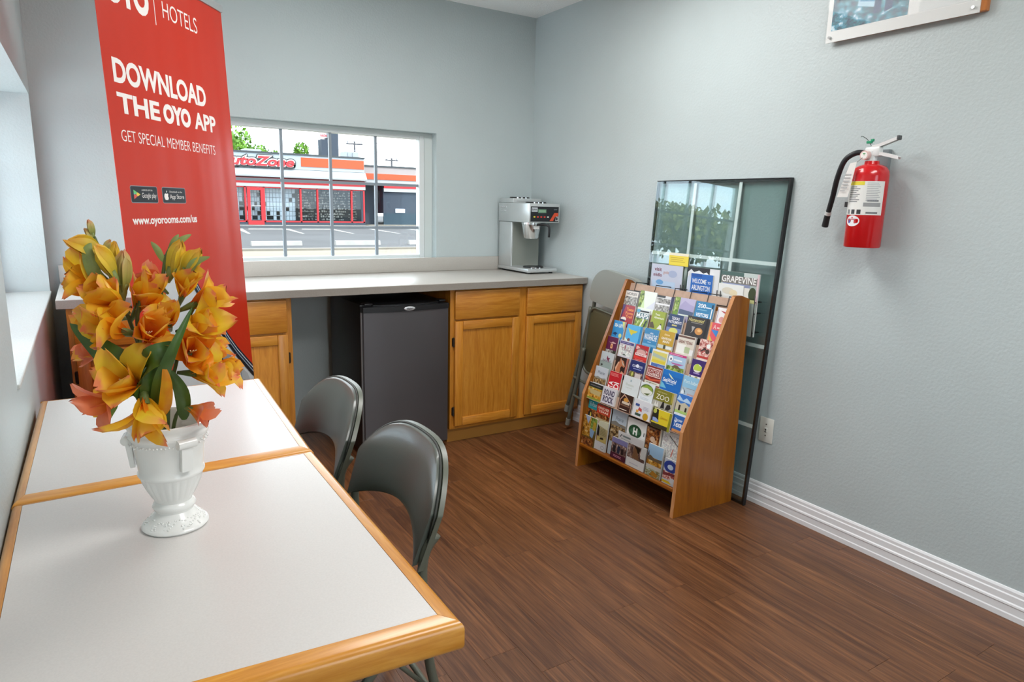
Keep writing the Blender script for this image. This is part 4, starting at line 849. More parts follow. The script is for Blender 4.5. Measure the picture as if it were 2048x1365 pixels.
row(5, [
 (-1.2225, -1.314, -0.001, 0.007, '#b9c3c6', 'grey landscape leaflet with a small maroon star, first in the fifth row', [('r', 0, 0, 1, 0.45, '#8f9f9a'), ('p', [(0.55, 0.82), (0.62, 0.68), (0.78, 0.7), (0.7, 0.58), (0.72, 0.44), (0.6, 0.54), (0.5, 0.62)], '#7a1f45'), ('t', 'RANCH', 0.2, 0.42, 0.85, 0.56, '#6b5a6a'), ('e', 0.2, 0.2, 0.08, 0.06, '#2a2e2c')]),
 (-1.338, -1.432, -0.003, 0.006, '#2a1a14', 'dark leaflet with a chestnut horse head', [('p', [(0.1, 0), (0.12, 0.4), (0.3, 0.7), (0.36, 0.95), (0.45, 0.82), (0.62, 0.8), (0.78, 0.5), (0.7, 0.42), (0.55, 0.5), (0.45, 0.36), (0.5, 0)], '#b9704a'), ('p', [(0.36, 0.9), (0.46, 0.82), (0.66, 0.62), (0.76, 0.5), (0.6, 0.56), (0.5, 0.7)], '#b9b4a4'), ('p', [(0.12, 0.1), (0.3, 0.68), (0.22, 0.68), (0.06, 0.3)], '#d8a888'), ('r', 0.82, 0, 0.97, 1, '#b06a5c'), ('p', [(0.5, 0), (0.6, 0.2), (0.82, 0.1), (0.82, 0)], '#c98a6a')]),
 (-1.444, -1.546, 0.0, 0.008, '#1f2a68', 'navy leaflet with white logo above a photo strip', [('t', 'COWBOYS', 0.16, 0.62, 0.84, 0.76, '#d4d8ee'), ('e', 0.5, 0.72, 0.1, 0.1, '#e4e8f4'), ('l', 0.25, 0.48, 0.8, 0.58, 1, '#8a94cc'), ('r', 0.02, 0, 0.96, 0.36, ph['people']), ('e', 0.24, 0.2, 0.16, 0.17, '#6d6a2e'), ('e', 0.26, 0.2, 0.05, 0.12, '#c9c86a'), ('r', 0.45, 0.03, 0.85, 0.3, '#c8bcb8')]),
 (-1.562, -1.660, -0.002, 0.007, '#8c2b22', 'brick red leaflet with CATTLE RAISERS in a white frame', [('r', 0.03, 0.42, 0.95, 0.9, '#ead8d0'), ('r', 0.07, 0.46, 0.91, 0.86, '#8c2b22'), ('t', 'CATTLE', 0.12, 0.66, 0.86, 0.82, '#f0e2da'), ('t', 'RAISERS', 0.12, 0.49, 0.86, 0.63, '#f0e2da'), ('p', [(0, 0.4), (0.4, 0.28), (1, 0.38), (1, 0.3), (0.4, 0.18), (0, 0.28)], '#d0583a'), ('r', 0, 0, 1, 0.16, '#dcdac8'), ('e', 0.38, 0.08, 0.04, 0.05, '#2c2c28'), ('l', 0.1, 0.03, 0.9, 0.13, 1, '#9a9a88')]),
 (-1.665, -1.788, 0.002, 0.008, '#1668b8', 'bright blue leaflet with white SeaWorld lettering', [('r', 0, 0.7, 1, 1, '#1a74c4'), ('p', [(0.28, 0.84), (0.46, 0.7), (0.6, 0.56), (0.46, 0.6), (0.36, 0.7)], '#d8e2b8'), ('t', 'SeaWorld', 0.06, 0.34, 0.74, 0.56, '#eef4fa', dict(shear=0.15)), ('r', 0.24, 0.26, 0.62, 0.3, '#a8cce8'), ('p', [(0, 0.32), (0.14, 0.22), (0.32, 0), (0, 0)], '#6db8d4')]),
 (-1.792, -1.899, 0.0, 0.007, '#8fc0dc', 'sky blue leaflet of fish and rigging beside the rack side', [('t', 'Port Isabel', 0.08, 0.62, 0.9, 0.8, '#d9f0f6', dict(bold=0.01)), ('r', 0, 0, 1, 0.4, '#aebfcc'), ('p', [(0.04, 0.4), (0.26, 0.2), (0.3, 0.02), (0.2, 0.2)], '#3c4854'), ('p', [(0.0, 0.1), (0.12, 0.3), (0.2, 0.1), (0.08, 0)], '#dfe6ea'), ('l', 0.3, 0.34, 0.95, 0.4, 1, '#7a8894'), ('r', 0.4, 0.02, 0.9, 0.12, '#b8a0a4')]),
])
row(6, [
 (-1.2225, -1.317, 0.0, 0.006, '#bcc4cc', 'misty grey leaflet of trees, first in the sixth row', [('r', 0, 0, 1, 0.36, ph['sepia']), ('p', [(0.1, 0.34), (0.3, 0.42), (0.6, 0.34), (0.9, 0.4), (1, 0.3), (0, 0.28)], '#8a8a80'), ('t', 'Prairie', 0.24, 0.58, 0.8, 0.76, '#6d7480', dict(bold=0, shear=0.2))]),
 (-1.336, -1.424, -0.001, 0.007, '#c01c28', 'bright red leaflet with white letters running sideways', [('l', 0.08, 0.72, 0.8, 0.92, 3, '#e68c8a'), ('t', 'DI', 0.5, 0.05, 0.92, 0.42, '#f4ece8', dict(rot=True)), ('t', 'TA', 0.06, 0.0, 0.44, 0.42, '#f4ece8', dict(rot=True))]),
 (-1.440, -1.555, 0.0, 0.007, '#d6dcdc', 'almost blank white leaflet with a tiny grey emblem', [('r', 0.42, 0.72, 0.5, 0.84, '#9fb4ba'), ('t', 'Denton', 0.2, 0.46, 0.68, 0.60, '#c3cfc0', dict(bold=0)), ('l', 0.2, 0.3, 0.62, 0.4, 1, '#ccd4ce')]),
 (-1.562, -1.654, -0.004, 0.006, '#dbe1e4', 'white leaflet with a green ringed oval picture', [('e', 0.5, 0.62, 0.46, 0.32, '#55702e'), ('e', 0.5, 0.58, 0.42, 0.27, '#dfe2d6'), ('p', [(0.12, 0.7), (0.4, 0.9), (0.8, 0.84), (0.92, 0.6), (0.5, 0.74)], '#8aa63e'), ('p', [(0.3, 0.4), (0.6, 0.46), (0.8, 0.5), (0.6, 0.34)], '#5a6a3c'), ('l', 0.15, 0.06, 0.85, 0.2, 2, '#c4ccd2')]),
 (-1.660, -1.789, -0.010, 0.009, '#7d7a26', 'olive green leaflet reading ZOO above animal shapes', [('r', 0.84, 0.45, 1, 1, '#a79a3c'), ('r', 0.92, 0, 1, 1, '#b7ac8c'), ('r', 0, 0, 0.92, 0.36, '#aaa79c'), ('t', 'FORT WORTH', 0.16, 0.80, 0.6, 0.87, '#c9c48a'), ('t', 'ZOO', 0.12, 0.46, 0.74, 0.72, '#f0eedc', dict(bold=0.0)), ('p', [(0.1, 0.04), (0.14, 0.36), (0.2, 0.1), (0.26, 0.36), (0.3, 0.05)], '#dcdad2'), ('p', [(0.4, 0.03), (0.48, 0.4), (0.54, 0.4), (0.6, 0.05)], '#1e1c1a'), ('p', [(0.64, 0.03), (0.7, 0.3), (0.84, 0.34), (0.9, 0.16), (0.8, 0.02)], '#26221e')]),
 (-1.798, -1.897, -0.001, 0.007, '#3a78c8', 'leaflet of a stone mission under a vivid blue sky', [('p', [(0.1, 0.92), (0.4, 0.7), (0.6, 0.86), (0.9, 0.7), (1, 0.84), (1, 0.6), (0, 0.66)], '#b4d2ec'), ('p', [(0, 0.62), (0.3, 0.5), (0.55, 0.6), (1, 0.4), (1, 0.1), (0, 0.1)], '#c4bda4'), ('r', 0.2, 0.12, 0.32, 0.42, '#2a2620'), ('r', 0.62, 0.1, 0.74, 0.36, '#2a2620'), ('r', 0, 0, 1, 0.14, '#a8c470')]),
])
row(7, [
 (-1.2225, -1.330, -0.002, 0.009, '#9aa03e', 'yellow green leaflet under a black heading, first in the seventh row', [('r', 0, 0.74, 1, 1, '#26282a'), ('l', 0.1, 0.8, 0.85, 0.92, 1, '#6a6e70'), ('r', 0, 0, 1, 0.7, ph['warm']), ('p', [(0.05, 0.62), (0.95, 0.6), (0.9, 0.3), (0.2, 0.34)], '#b9a874'), ('r', 0, 0, 1, 0.12, '#8a9a3a')]),
 (-1.333, -1.430, 0.002, 0.011, '#d4d3d8', 'white leaflet with purple ROUND ROCK block letters', [('t', 'ROUND', 0.1, 0.52, 0.9, 0.86, '#3e3458', dict(bold=0.03)), ('t', 'ROCK', 0.1, 0.10, 0.9, 0.46, '#3e3458', dict(bold=0.03))]),
 (-1.460, -1.554, 0.0, 0.008, '#3a241a', 'dark brown leaflet with a peaked house shape emblem', [('p', [(0.06, 0.0), (0.06, 0.62), (0.3, 0.98), (0.5, 0.86), (0.94, 0.5), (0.94, 0)], '#c9a088'), ('p', [(0.1, 0.0), (0.1, 0.6), (0.32, 0.9), (0.5, 0.8), (0.9, 0.48), (0.9, 0)], '#3a2018'), ('e', 0.5, 0.66, 0.18, 0.12, '#c98f3e'), ('r', 0.24, 0.42, 0.8, 0.56, '#d4c4b0'), ('r', 0.16, 0.3, 0.84, 0.38, '#7a5a48'), ('l', 0.14, 0.04, 0.86, 0.14, 1, '#e0d6c8')]),
 (-1.562, -1.681, -0.002, 0.008, '#d9dade', 'white leaflet with small flags and a gold oval', [('r', 0.12, 0.62, 0.34, 0.76, '#3c5290'), ('p', [(0.34, 0.6), (0.5, 0.52), (0.52, 0.36), (0.3, 0.42)], '#c24a44'), ('p', [(0.2, 0.4), (0.36, 0.44), (0.34, 0.28), (0.22, 0.26)], '#d8a04a'), ('r', 0.18, 0.1, 0.5, 0.24, '#3d5446'), ('e', 0.76, 0.18, 0.15, 0.2, '#c49a28'), ('l', 0.55, 0.5, 0.9, 0.72, 3, '#b4b6c4')]),
 (-1.696, -1.812, -0.012, 0.010, '#d8c22a', 'bright yellow leaflet with a dark bird on its corner', [('p', [(0, 0.3), (0, 1), (0.28, 0.98), (0.34, 0.5), (0.36, 0.3)], '#22251c'), ('e', 0.1, 0.86, 0.09, 0.13, '#b4b852'), ('p', [(0.04, 0.5), (0.2, 0.52), (0.38, 0.4), (0.34, 0.3), (0.05, 0.32)], '#8ea4d4'), ('t', 'Galveston', 0.44, 0.54, 0.82, 0.68, '#c08a1e', dict(bold=0, shear=0.3)), ('r', 0, 0, 0.9, 0.22, '#35301f'), ('r', 0.88, 0, 1, 1, '#8a8a1e')]),
 (-1.815, -1.899, 0.0, 0.008, '#2a62b0', 'blue leaflet with white Texas script over an orange strip', [('r', 0, 0.9, 1, 1, '#dfe8ee'), ('t', 'Discover', 0.16, 0.58, 0.8, 0.74, '#dfe8f4', dict(shear=0.2)), ('t', 'Texas', 0.16, 0.28, 0.92, 0.58, '#eef2f8', dict(shear=0.2)), ('r', 0, 0, 1, 0.14, '#c98a52'), ('r', 0, 0, 0.1, 0.9, '#1a3f7a')]),
])
# --- bottom pocket: tall back stacks, shorter ones in front
A8 = math.atan(0.12); V8 = Vector((sin(A8), 0, cos(A8))); N8 = Vector((-cos(A8), 0, sin(A8)))
def low(y0, y1, zt, back, lab, col, spec, zb=0.1315, t=0.008, seed=0):
    x = -0.4505+0.098*(zt-0.14)+back
    leaflet('brochure', lab, (x, 0, zt), min(y0, YI0-0.001), max(y1, YI1+0.001), col, spec, V=V8, N=N8, h=(zt-zb)/V8.z, vis=(zt-zb)/V8.z, t=t, group='leaflets in the bottom pocket', seed=seed)
low(-1.2225, -1.300, 0.365, 0.020, 'leaflet with a turquoise top above a horse rider picture', '#1f9ca8', [('r', 0, 0, 1, 0.78, ph['food']), ('t', 'El Paso', 0.14, 0.84, 0.84, 0.93, '#d9f2f2', dict(bold=0, shear=0.2)), ('e', 0.3, 0.62, 0.25, 0.12, '#26201a'), ('e', 0.34, 0.62, 0.07, 0.09, '#c9b84a')], seed=81)
low(-1.302, -1.405, 0.356, 0.011, 'tall leaflet with a red heading and a man in black on tan', '#b4a67a', [('r', 0, 0.80, 1, 1, '#b83a24'), ('t', 'RANCHER', 0.1, 0.90, 0.9, 0.96, '#f0d8c4'), ('t', 'TEXAS', 0.14, 0.83, 0.86, 0.88, '#f0d8c4'), ('r', 0, 0.7, 1, 0.8, ph['food']), ('p', [(0, 0.62), (0.5, 0.66), (1, 0.68), (1, 0.5), (0, 0.56)], '#cfd0b4'), ('p', [(0.0, 0.3), (0.08, 0.52), (0.2, 0.58), (0.4, 0.5), (0.42, 0.3)], '#181818'), ('e', 0.2, 0.62, 0.1, 0.045, '#b4805c'), ('p', [(0.02, 0.2), (0.02, 0.32), (0.4, 0.32), (0.36, 0.2)], '#8a5a3a'), ('l', 0.48, 0.34, 0.94, 0.5, 5, '#8f8a58'), ('r', 0.3, 0.2, 0.95, 0.3, '#c9b568'), ('p', [(0.5, 0.24), (0.8, 0.26), (0.74, 0.3), (0.56, 0.29)], '#2a261c'), ('r', 0, 0, 1, 0.19, '#d2d6d8'), ('e', 0.78, 0.08, 0.12, 0.04, '#8b9094'), ('e', 0.78, 0.08, 0.09, 0.03, '#d2d6d8')], seed=82)
low(-1.410, -1.515, 0.358, 0.022, 'grey leaflet of bare trees above the purple group photo', '#b4c2cc', [('r', 0, 0.3, 1, 0.72, ph['sepia']), ('t', 'Prairie', 0.26, 0.78, 0.8, 0.86, '#6a7684', dict(bold=0, shear=0.2)), ('p', [(0, 0.72), (0.3, 0.76), (0.7, 0.7), (1, 0.72), (1, 0.66), (0, 0.66)], '#7d7a72')], seed=83)
low(-1.524, -1.652, 0.348, 0.022, 'white leaflet with a dark green oval holding a white H', '#e6e6e2', [('e', 0.44, 0.74, 0.36, 0.15, '#d4d8d0'), ('e', 0.44, 0.74, 0.34, 0.14, '#1f4a2c'), ('p', [(0.14, 0.72), (0.3, 0.8), (0.44, 0.76), (0.6, 0.8), (0.76, 0.72), (0.44, 0.66)], '#3c6a48'), ('t', 'H', 0.34, 0.66, 0.56, 0.82, '#eef0ea', dict(bold=0.05)), ('l', 0.2, 0.46, 0.9, 0.54, 2, '#c9cacb'), ('r', 0.9, 0.7, 0.94, 0.78, '#3a4440')], t=0.01, seed=84)
low(-1.658, -1.752, 0.352, 0.021, 'brown photo leaflet of a bronze statue against the sky', '#2a1a14', [('r', 0, 0.5, 0.9, 0.95, ph['food']), ('e', 0.45, 0.72, 0.16, 0.06, '#d0b49a'), ('e', 0.62, 0.66, 0.12, 0.06, '#c9a888'), ('l', 0.08, 0.9, 0.7, 0.96, 1, '#8a6a5c'), ('r', 0.9, 0.4, 1, 1, '#cfc7b2')], t=0.009, seed=85)
low(-1.760, -1.882, 0.355, 0.021, 'white road map leaflet with faint red lines', '#e2e4e0', [('r', 0.03, 0.45, 0.97, 0.95, ph['map']), ('p', [(0.3, 0.92), (0.34, 0.93), (0.8, 0.78), (0.8, 0.76)], '#4a4e48'), ('p', [(0.5, 0.52), (0.56, 0.68), (0.6, 0.68), (0.56, 0.52)], '#d07a6a')], t=0.009, seed=86)
low(-1.2225, -1.328, 0.280, 0.002, 'collage leaflet of small rodeo photos behind the clear front', '#6b5a2a', [('r', 0, 0.3, 0.55, 1, ph['warm']), ('p', [(0.1, 1), (0.5, 1), (0.36, 0.72)], '#a8b8d4'), ('r', 0.55, 0.55, 1, 1, ph['green']), ('p', [(0.52, 0.6), (0.9, 0.62), (0.8, 0.3), (0.6, 0.34)], '#8fb4d8'), ('r', 0, 0, 0.9, 0.26, ph['food']), ('r', 0.74, 0.58, 0.95, 0.86, '#c9a83a')], t=0.006, seed=91)
low(-1.452, -1.562, 0.232, 0.003, 'leaflet with a group in dark suits on violet above maroon', '#6d6a9a', [('r', 0, 0.28, 1, 0.75, ph['people']), ('r', 0, 0.78, 1, 1, '#8583b4'), ('r', 0.12, 0.3, 0.3, 0.62, '#1c222c'), ('r', 0.4, 0.3, 0.58, 0.66, '#22304a'), ('r', 0.66, 0.32, 0.82, 0.6, '#241c22'), ('r', 0, 0, 1, 0.28, '#4a1430'), ('l', 0.2, 0.08, 0.8, 0.2, 2, '#c98aa0')], t=0.008, seed=92)
low(-1.566, -1.688, 0.242, 0.003, 'leaflet with a cowboy photo above a plain white panel', '#dfe0de', [('r', 0.02, 0.36, 0.98, 0.95, ph['people']), ('p', [(0.34, 0.95), (0.7, 0.9), (0.66, 0.66), (0.4, 0.7)], '#17150f'), ('p', [(0.3, 0.4), (0.36, 0.9), (0.5, 0.8), (0.7, 0.4)], '#7a5638'), ('r', 0.74, 0.5, 0.98, 0.95, '#ccd0cc'), ('l', 0.2, 0.1, 0.7, 0.2, 1, '#c4c4cc')], t=0.008, seed=93)
b = BM(); box(b, -0.4385, -0.4375, -1.668, -1.492, 0.233, 0.275)
cd = solo('business_card', b, flat('#e4e5e4'), 'white card with a small black dotted logo under the green oval', 'card')
F = Face((-0.4386, -1.492, 0.233), (0, -0.176, 0), (0, 0, 0.042), (-1, 0, 0)); F.ell(0.14, 0.6, 0.025, 0.1, '#1c1c1c'); F.ell(0.09, 0.42, 0.02, 0.09, '#1c1c1c'); F.rect(0.2, 0.46, 0.5, 0.66, '#7d8b8a'); F.run([('l', 0.12, 0.14, 0.6, 0.3, 1, '#a9b0b0')]); F.done('card_print', cd)
low(-1.700, -1.793, 0.277, 0.003, 'leaflet of a ranch scene under a clear blue sky', '#9cc2e0', [('r', 0, 0.34, 1, 0.6, ph['warm']), ('p', [(0, 0.56), (0.2, 0.66), (0.5, 0.58), (1, 0.62), (1, 0.5), (0, 0.5)], '#6b5a44'), ('r', 0, 0.24, 1, 0.36, '#c9c6bc'), ('r', 0, 0, 1, 0.24, ph['land']), ('p', [(0.3, 0.06), (0.5, 0.2), (0.9, 0.12), (0.8, 0.02)], '#a8741e'), ('p', [(0, 0.62), (0.08, 0.8), (0.14, 0.62)], '#4a3c38')], t=0.008, seed=94)
low(-1.808, -1.886, 0.244, 0.003, 'leaflet with a dark blue globe over a yellow striped scene', '#c4ccd6', [('e', 0.5, 0.72, 0.5, 0.24, '#1c3f94'), ('e', 0.5, 0.70, 0.22, 0.1, '#c9def0'), ('r', 0, 0.2, 1, 0.5, ph['rose']), ('p', [(0, 0.44), (1, 0.5), (1, 0.4), (0, 0.32)], '#7a2a34'), ('r', 0, 0.04, 0.7, 0.14, '#d8b822'), ('r', 0.6, 0.1, 1, 0.3, '#d6dade')], t=0.008, seed=95)
# --- magazines in the wire pocket behind the rack
mv = Vector((0.03, 0, 1)); mn = Vector((-1, 0, 0.03))
def mag(lab, x, y0, y1, zt, h, vis, col, spec, t=0.004, seed=0, name='magazine'):
    leaflet(name, lab, (x, 0, zt), y0, y1, col, spec, V=mv, N=mn, h=h, vis=vis, t=t, group='magazines behind the rack', cat='magazine', seed=seed)
mag('pale lilac magazine below the yellow note', -0.0855, -1.277, -1.492, 1.053, 0.26, 0.125, '#c6cbdc', [('t', 'visit', 0.1, 0.72, 0.34, 0.86, '#7a3448'), ('t', 'midlo', 0.08, 0.5, 0.36, 0.64, '#7a3448'), ('e', 0.7, 0.66, 0.14, 0.14, '#a9b4d0'), ('r', 0.05, 0.04, 0.8, 0.34, '#bcd2ea'), ('e', 0.3, 0.28, 0.12, 0.1, '#6ea4d4'), ('t', 'guide', 0.4, 0.6, 0.58, 0.76, '#c9a8a4')], seed=1)
mag('white magazine with a black sky scene behind the blue guide', -0.0795, -1.522, -1.716, 1.057, 0.26, 0.13, '#e4e6e8', [('r', 0, 0.72, 0.7, 1, '#26282c'), ('p', [(0, 0.8), (0.1, 0.92), (0.2, 0.82), (0.36, 0.9), (0.5, 0.8), (0.6, 0.86), (0.7, 0.76), (0, 0.72)], '#dfe2e4'), ('p', [(0, 0), (0, 0.6), (0.1, 0.78), (0.18, 0)], '#cdd8e8')], seed=2)
mag('blue guide reading WELCOME TO ARLINGTON in white', -0.0868, -1.551, -1.686, 1.029, 0.22, 0.10, '#2a6cc0', [('r', 0, 0.84, 0.5, 1, '#1c56a8'), ('t', 'WELCOME', 0.06, 0.54, 0.72, 0.76, '#f0f4f8'), ('t', 'TO', 0.78, 0.56, 0.92, 0.68, '#f0f4f8'), ('t', 'ARLINGTON', 0.06, 0.22, 0.9, 0.46, '#f0f4f8')], t=0.005, seed=3)
mag('magazine titled GRAPEVINE in large white letters', -0.0788, -1.728, -1.937, 1.057, 0.275, 0.13, '#a8b8b4', [('r', 0, 0.86, 0.95, 1, '#4e6a64'), ('r', 0.6, 0.86, 0.95, 1, '#c4d0cc'), ('r', 0, 0.60, 0.95, 0.86, '#7d7a74'), ('t', 'GRAPEVINE', 0.02, 0.63, 0.93, 0.86, '#f6f6f4', dict(bold=0.01)), ('r', 0.06, 0.0, 0.78, 0.56, '#e4e4da'), ('r', 0.06, 0.5, 0.78, 0.6, '#8a94b4'), ('e', 0.86, 0.3, 0.1, 0.24, '#3e4a30'), ('r', 0.95, 0, 1, 1, '#d8c0c4'), ('r', 0.82, 0.0, 0.95, 0.12, '#d4d89a')], t=0.006, seed=4)
mag('white leaflet stack with faint pastel print in front of the titled magazine', -0.0862, -1.722, -1.862, 1.000, 0.19, 0.075, '#eceeea', [('e', 0.4, 0.6, 0.24, 0.2, '#ded8c6'), ('e', 0.62, 0.5, 0.16, 0.2, '#eadcb8'), ('r', 0.5, 0.1, 0.85, 0.3, '#c4d0e4')], t=0.005, seed=5)

# ================================================================== ROLL-UP BANNER
BD = Vector((0.5835, 0.8121, 0)); BN = Vector((0.8121, -0.5835, 0)); BP = Vector((-2.005, -0.727, 0)); BW = 0.79
BZ0, BZ1 = 0.10, 2.075
def bp_(s, z, out=0.0): return BP+BD*s+BN*(0.038*(2.07-z)+out)+Vector((0, 0, z))
bn = thing('banner_stand', 'tall red roll-up banner with white app lettering in front of the worktop', 'banner', tuple(bp_(-BW/2, 0)))
m, t_, pb = new_mat('banner_vinyl'); MC['banner_vinyl'] = m
pb.inputs['Base Color'].default_value = lin('#c4301a'); pb.inputs['Roughness'].default_value = 0.3
co = t_.nodes.new('ShaderNodeTexCoord'); mp = t_.nodes.new('ShaderNodeMapping'); mp.inputs['Scale'].default_value = (6, 6, 0.35)
n_ = t_.nodes.new('ShaderNodeTexNoise'); n_.inputs['Scale'].default_value = 1.0; n_.inputs['Detail'].default_value = 1
bm_ = t_.nodes.new('ShaderNodeBump'); bm_.inputs['Strength'].default_value = 0.35; bm_.inputs['Distance'].default_value = 0.03
t_.links.new(co.outputs['Object'], mp.inputs['Vector']); t_.links.new(mp.outputs[0], n_.inputs['Vector']); t_.links.new(n_.outputs['Fac'], bm_.inputs['Height']); t_.links.new(bm_.outputs['Normal'], pb.inputs['Normal'])
b = BM(); A = [bp_(s, z, o) for o in (0.0, -0.0012) for s, z in ((-BW, BZ0), (0, BZ0), (0, BZ1), (-BW, BZ1))]
v = [b.verts.new(p) for p in A]
for f in ((0, 1, 2, 3), (7, 6, 5, 4), (0, 4, 5, 1), (1, 5, 6, 2), (2, 6, 7, 3), (3, 7, 4, 0)): b.faces.new([v[i] for i in f])
pan = part('banner_sheet', b, m, bn, world=True)
alu = P('banner_aluminium', '#c4c6c8', 0.35, metal=0.5)
def bbox_(name, s0, s1, z0, z1, o0, o1, m, bev=0.004):
    b = BM(); A = [bp_(s, z, o) for o in (o0, o1) for s, z in ((s0, z0), (s1, z0), (s1, z1), (s0, z1))]
    v = [b.verts.new(p) for p in A]
    for f in ((0, 1, 2, 3), (7, 6, 5, 4), (0, 4, 5, 1), (1, 5, 6, 2), (2, 6, 7, 3), (3, 7, 4, 0)): b.faces.new([v[i] for i in f])
    bmesh.ops.bevel(b, geom=b.edges[:], offset=bev, segments=2, affect='EDGES', profile=0.5)
    return part(name, b, m, bn, smooth=40, world=True)
bbox_('top_rail', -BW-0.006, 0.006, BZ1-0.016, BZ1+0.014, 0.007, -0.009, alu)
bbox_('base_cassette', -BW-0.02, 0.02, 0.012, 0.105, 0.06, -0.06, alu, 0.012)
for s in (-BW+0.12, -0.12): bbox_('foot', s-0.02, s+0.02, 0.0, 0.011, 0.12, -0.13, alu, 0.003)
b = BM(); cyl(b, bp_(-BW/2, 0.1, -0.03), bp_(-BW/2, BZ1-0.02, -0.012), 0.009, seg=12); part('support_pole', b, alu, bn, smooth=40, world=True)
class BF(Face):
    """printed face addressed by distance s from the right edge and height z"""
    def at(s, u, v, h=None): return bp_(u, v, s.h if h is None else h)
def bface(): return BF((0, 0, 0), (1, 0, 0), (0, 1, 0), (0, 0, 1))
WH = flat('#efeae6')
F = bface()
F.text('OYO', -0.742, 1.905, -0.512, 2.005, WH, bold=0.055); F.rect(-0.482, 1.895, -0.478, 2.02, WH); F.text('HOTELS', -0.432, 1.93, -0.205, 1.985, WH, bold=-0.005)
F.done('banner_lettering', bn, 'white lettering'); F = bface()
F.text('DOWNLOAD', -0.746, 1.667, -0.190, 1.742, WH, bold=0.035); F.text('THE', -0.742, 1.578, -0.515, 1.640, WH, bold=0.035); F.text('OYO', -0.495, 1.576, -0.318, 1.642, WH, bold=0.06); F.text('APP', -0.292, 1.578, -0.132, 1.640, WH, bold=0.03)
F.done('banner_lettering', bn, 'bold white lettering'); F = bface()
F.text('GET SPECIAL MEMBER BENEFITS', -0.742, 1.493, -0.155, 1.528, WH, bold=-0.008)
F.done('banner_lettering', bn, 'thin white lettering'); F = bface()
F.text('www.oyorooms.com/us', -0.738, 1.226, -0.346, 1.262, WH, bold=0.03)
F.done('banner_lettering', bn, 'white web address')
F = bface()
def rrect(F, u0, v0, u1, v1, r, m): F.poly([(x, z) for x, z in rr(u0, u1, v0, v1, r, 4)], m)
rrect(F, -0.732, 1.303, -0.583, 1.358, 0.007, '#8a8f94'); rrect(F, -0.730, 1.305, -0.585, 1.356, 0.006, '#20242a')
F.poly([(-0.715, 1.345), (-0.715, 1.330), (-0.690, 1.3325)], '#5cc0d8'); F.poly([(-0.715, 1.330), (-0.715, 1.315), (-0.690, 1.328)], '#d8584a')
F.poly([(-0.715, 1.345), (-0.694, 1.336), (-0.702, 1.330), (-0.715, 1.334)], '#6ac47a'); F.poly([(-0.696, 1.337), (-0.680, 1.3305), (-0.696, 1.324), (-0.702, 1.3305)], '#e8c44a')
F.text('ANDROID APP ON', -0.672, 1.342, -0.612, 1.347, WH, bold=0); F.text('Google play', -0.672, 1.315, -0.592, 1.336, WH, bold=0.0)
F.done('store_badge', bn, 'black app store button with a coloured triangle')
F = bface()
rrect(F, -0.556, 1.303, -0.408, 1.358, 0.007, '#8a8f94'); rrect(F, -0.554, 1.305, -0.410, 1.356, 0.006, '#20242a')
ap = [(0, 0.72), (0.16, 0.80), (0.34, 0.78), (0.46, 0.66), (0.36, 0.52), (0.36, 0.36), (0.50, 0.22), (0.38, 0.02), (0.22, -0.10), (0.06, -0.04), (-0.06, -0.04), (-0.22, -0.10), (-0.40, 0.06), (-0.52, 0.34), (-0.46, 0.64), (-0.28, 0.80), (-0.12, 0.78)]
F.poly([(-0.531+x*0.026, 1.316+z*0.026) for x, z in ap], WH); F.poly([(-0.531+x*0.026, 1.316+z*0.026) for x, z in ((0.0, 0.86), (0.02, 1.04), (0.2, 1.2), (0.2, 1.02))], WH)
F.text('Download on the', -0.510, 1.340, -0.430, 1.346, WH, bold=0); F.text('App Store', -0.510, 1.314, -0.420, 1.334, WH, bold=0.0)
F.done('store_badge', bn, 'black app store button with a white apple')
F = bface()                                                # printed picture of a big slanted phone
edge = [(-0.62, 1.30), (-0.50, 1.20), (-0.42, 1.10), (-0.36, 1.00), (-0.30, 0.92), (-0.23, 0.84), (-0.15, 0.74), (-0.07, 0.65), (0.0, 0.575)]
edge = [(-0.60, 1.13), (-0.50, 1.12), (-0.45, 1.09), (-0.40, 1.025), (-0.34, 0.945), (-0.27, 0.865), (-0.19, 0.775), (-0.13, 0.715), (-0.06, 0.655), (-0.0005, 0.605)]
def band(o0, o1, m):
    L0 = [(a, min(z-o0, 2)) for a, z in edge]; L1 = [(a, z-o1) for a, z in edge]
    for i in range(len(edge)-1): F.poly([L0[i], L0[i+1], L1[i+1], L1[i]], m)
F.h = 0.0004
for i in range(len(edge)-1): F.poly([(edge[i][0], edge[i][1]), (edge[i+1][0], edge[i+1][1]), (edge[i+1][0], 0.11), (edge[i][0], 0.11)], '#c3c7ca', h=0.0004)
F.h = 0.0007; band(0.0, 0.012, '#1d2836'); band(0.012, 0.017, '#d7dde2'); band(0.017, 0.03, '#2a3848'); band(0.03, 0.036, '#8fa0b0'); band(0.036, 0.056, '#141c26')
F.poly([(-0.34, 0.84), (-0.28, 0.82), (-0.24, 0.74), (-0.29, 0.7), (-0.34, 0.74)], '#9a9fa3'); F.poly([(-0.29, 0.72), (-0.2, 0.7), (-0.14, 0.62), (-0.15, 0.5), (-0.27, 0.5)], '#8d8f90')
F.poly([(-0.30, 0.70), (-0.27, 0.72), (-0.24, 0.64), (-0.26, 0.52), (-0.29, 0.5)], '#33373b'); F.poly([(-0.25, 0.62), (-0.22, 0.64), (-0.205, 0.52), (-0.235, 0.48)], '#c9ccce'); F.poly([(-0.21, 0.6), (-0.19, 0.62), (-0.17, 0.52), (-0.2, 0.5)], '#2b2e31')
F.poly([(-0.12, 0.62), (-0.06, 0.58), (-0.02, 0.5), (-0.1, 0.5)], '#a9acae'); F.poly([(-0.1, 0.56), (-0.07, 0.55), (-0.06, 0.5), (-0.09, 0.5)], '#6f7376')
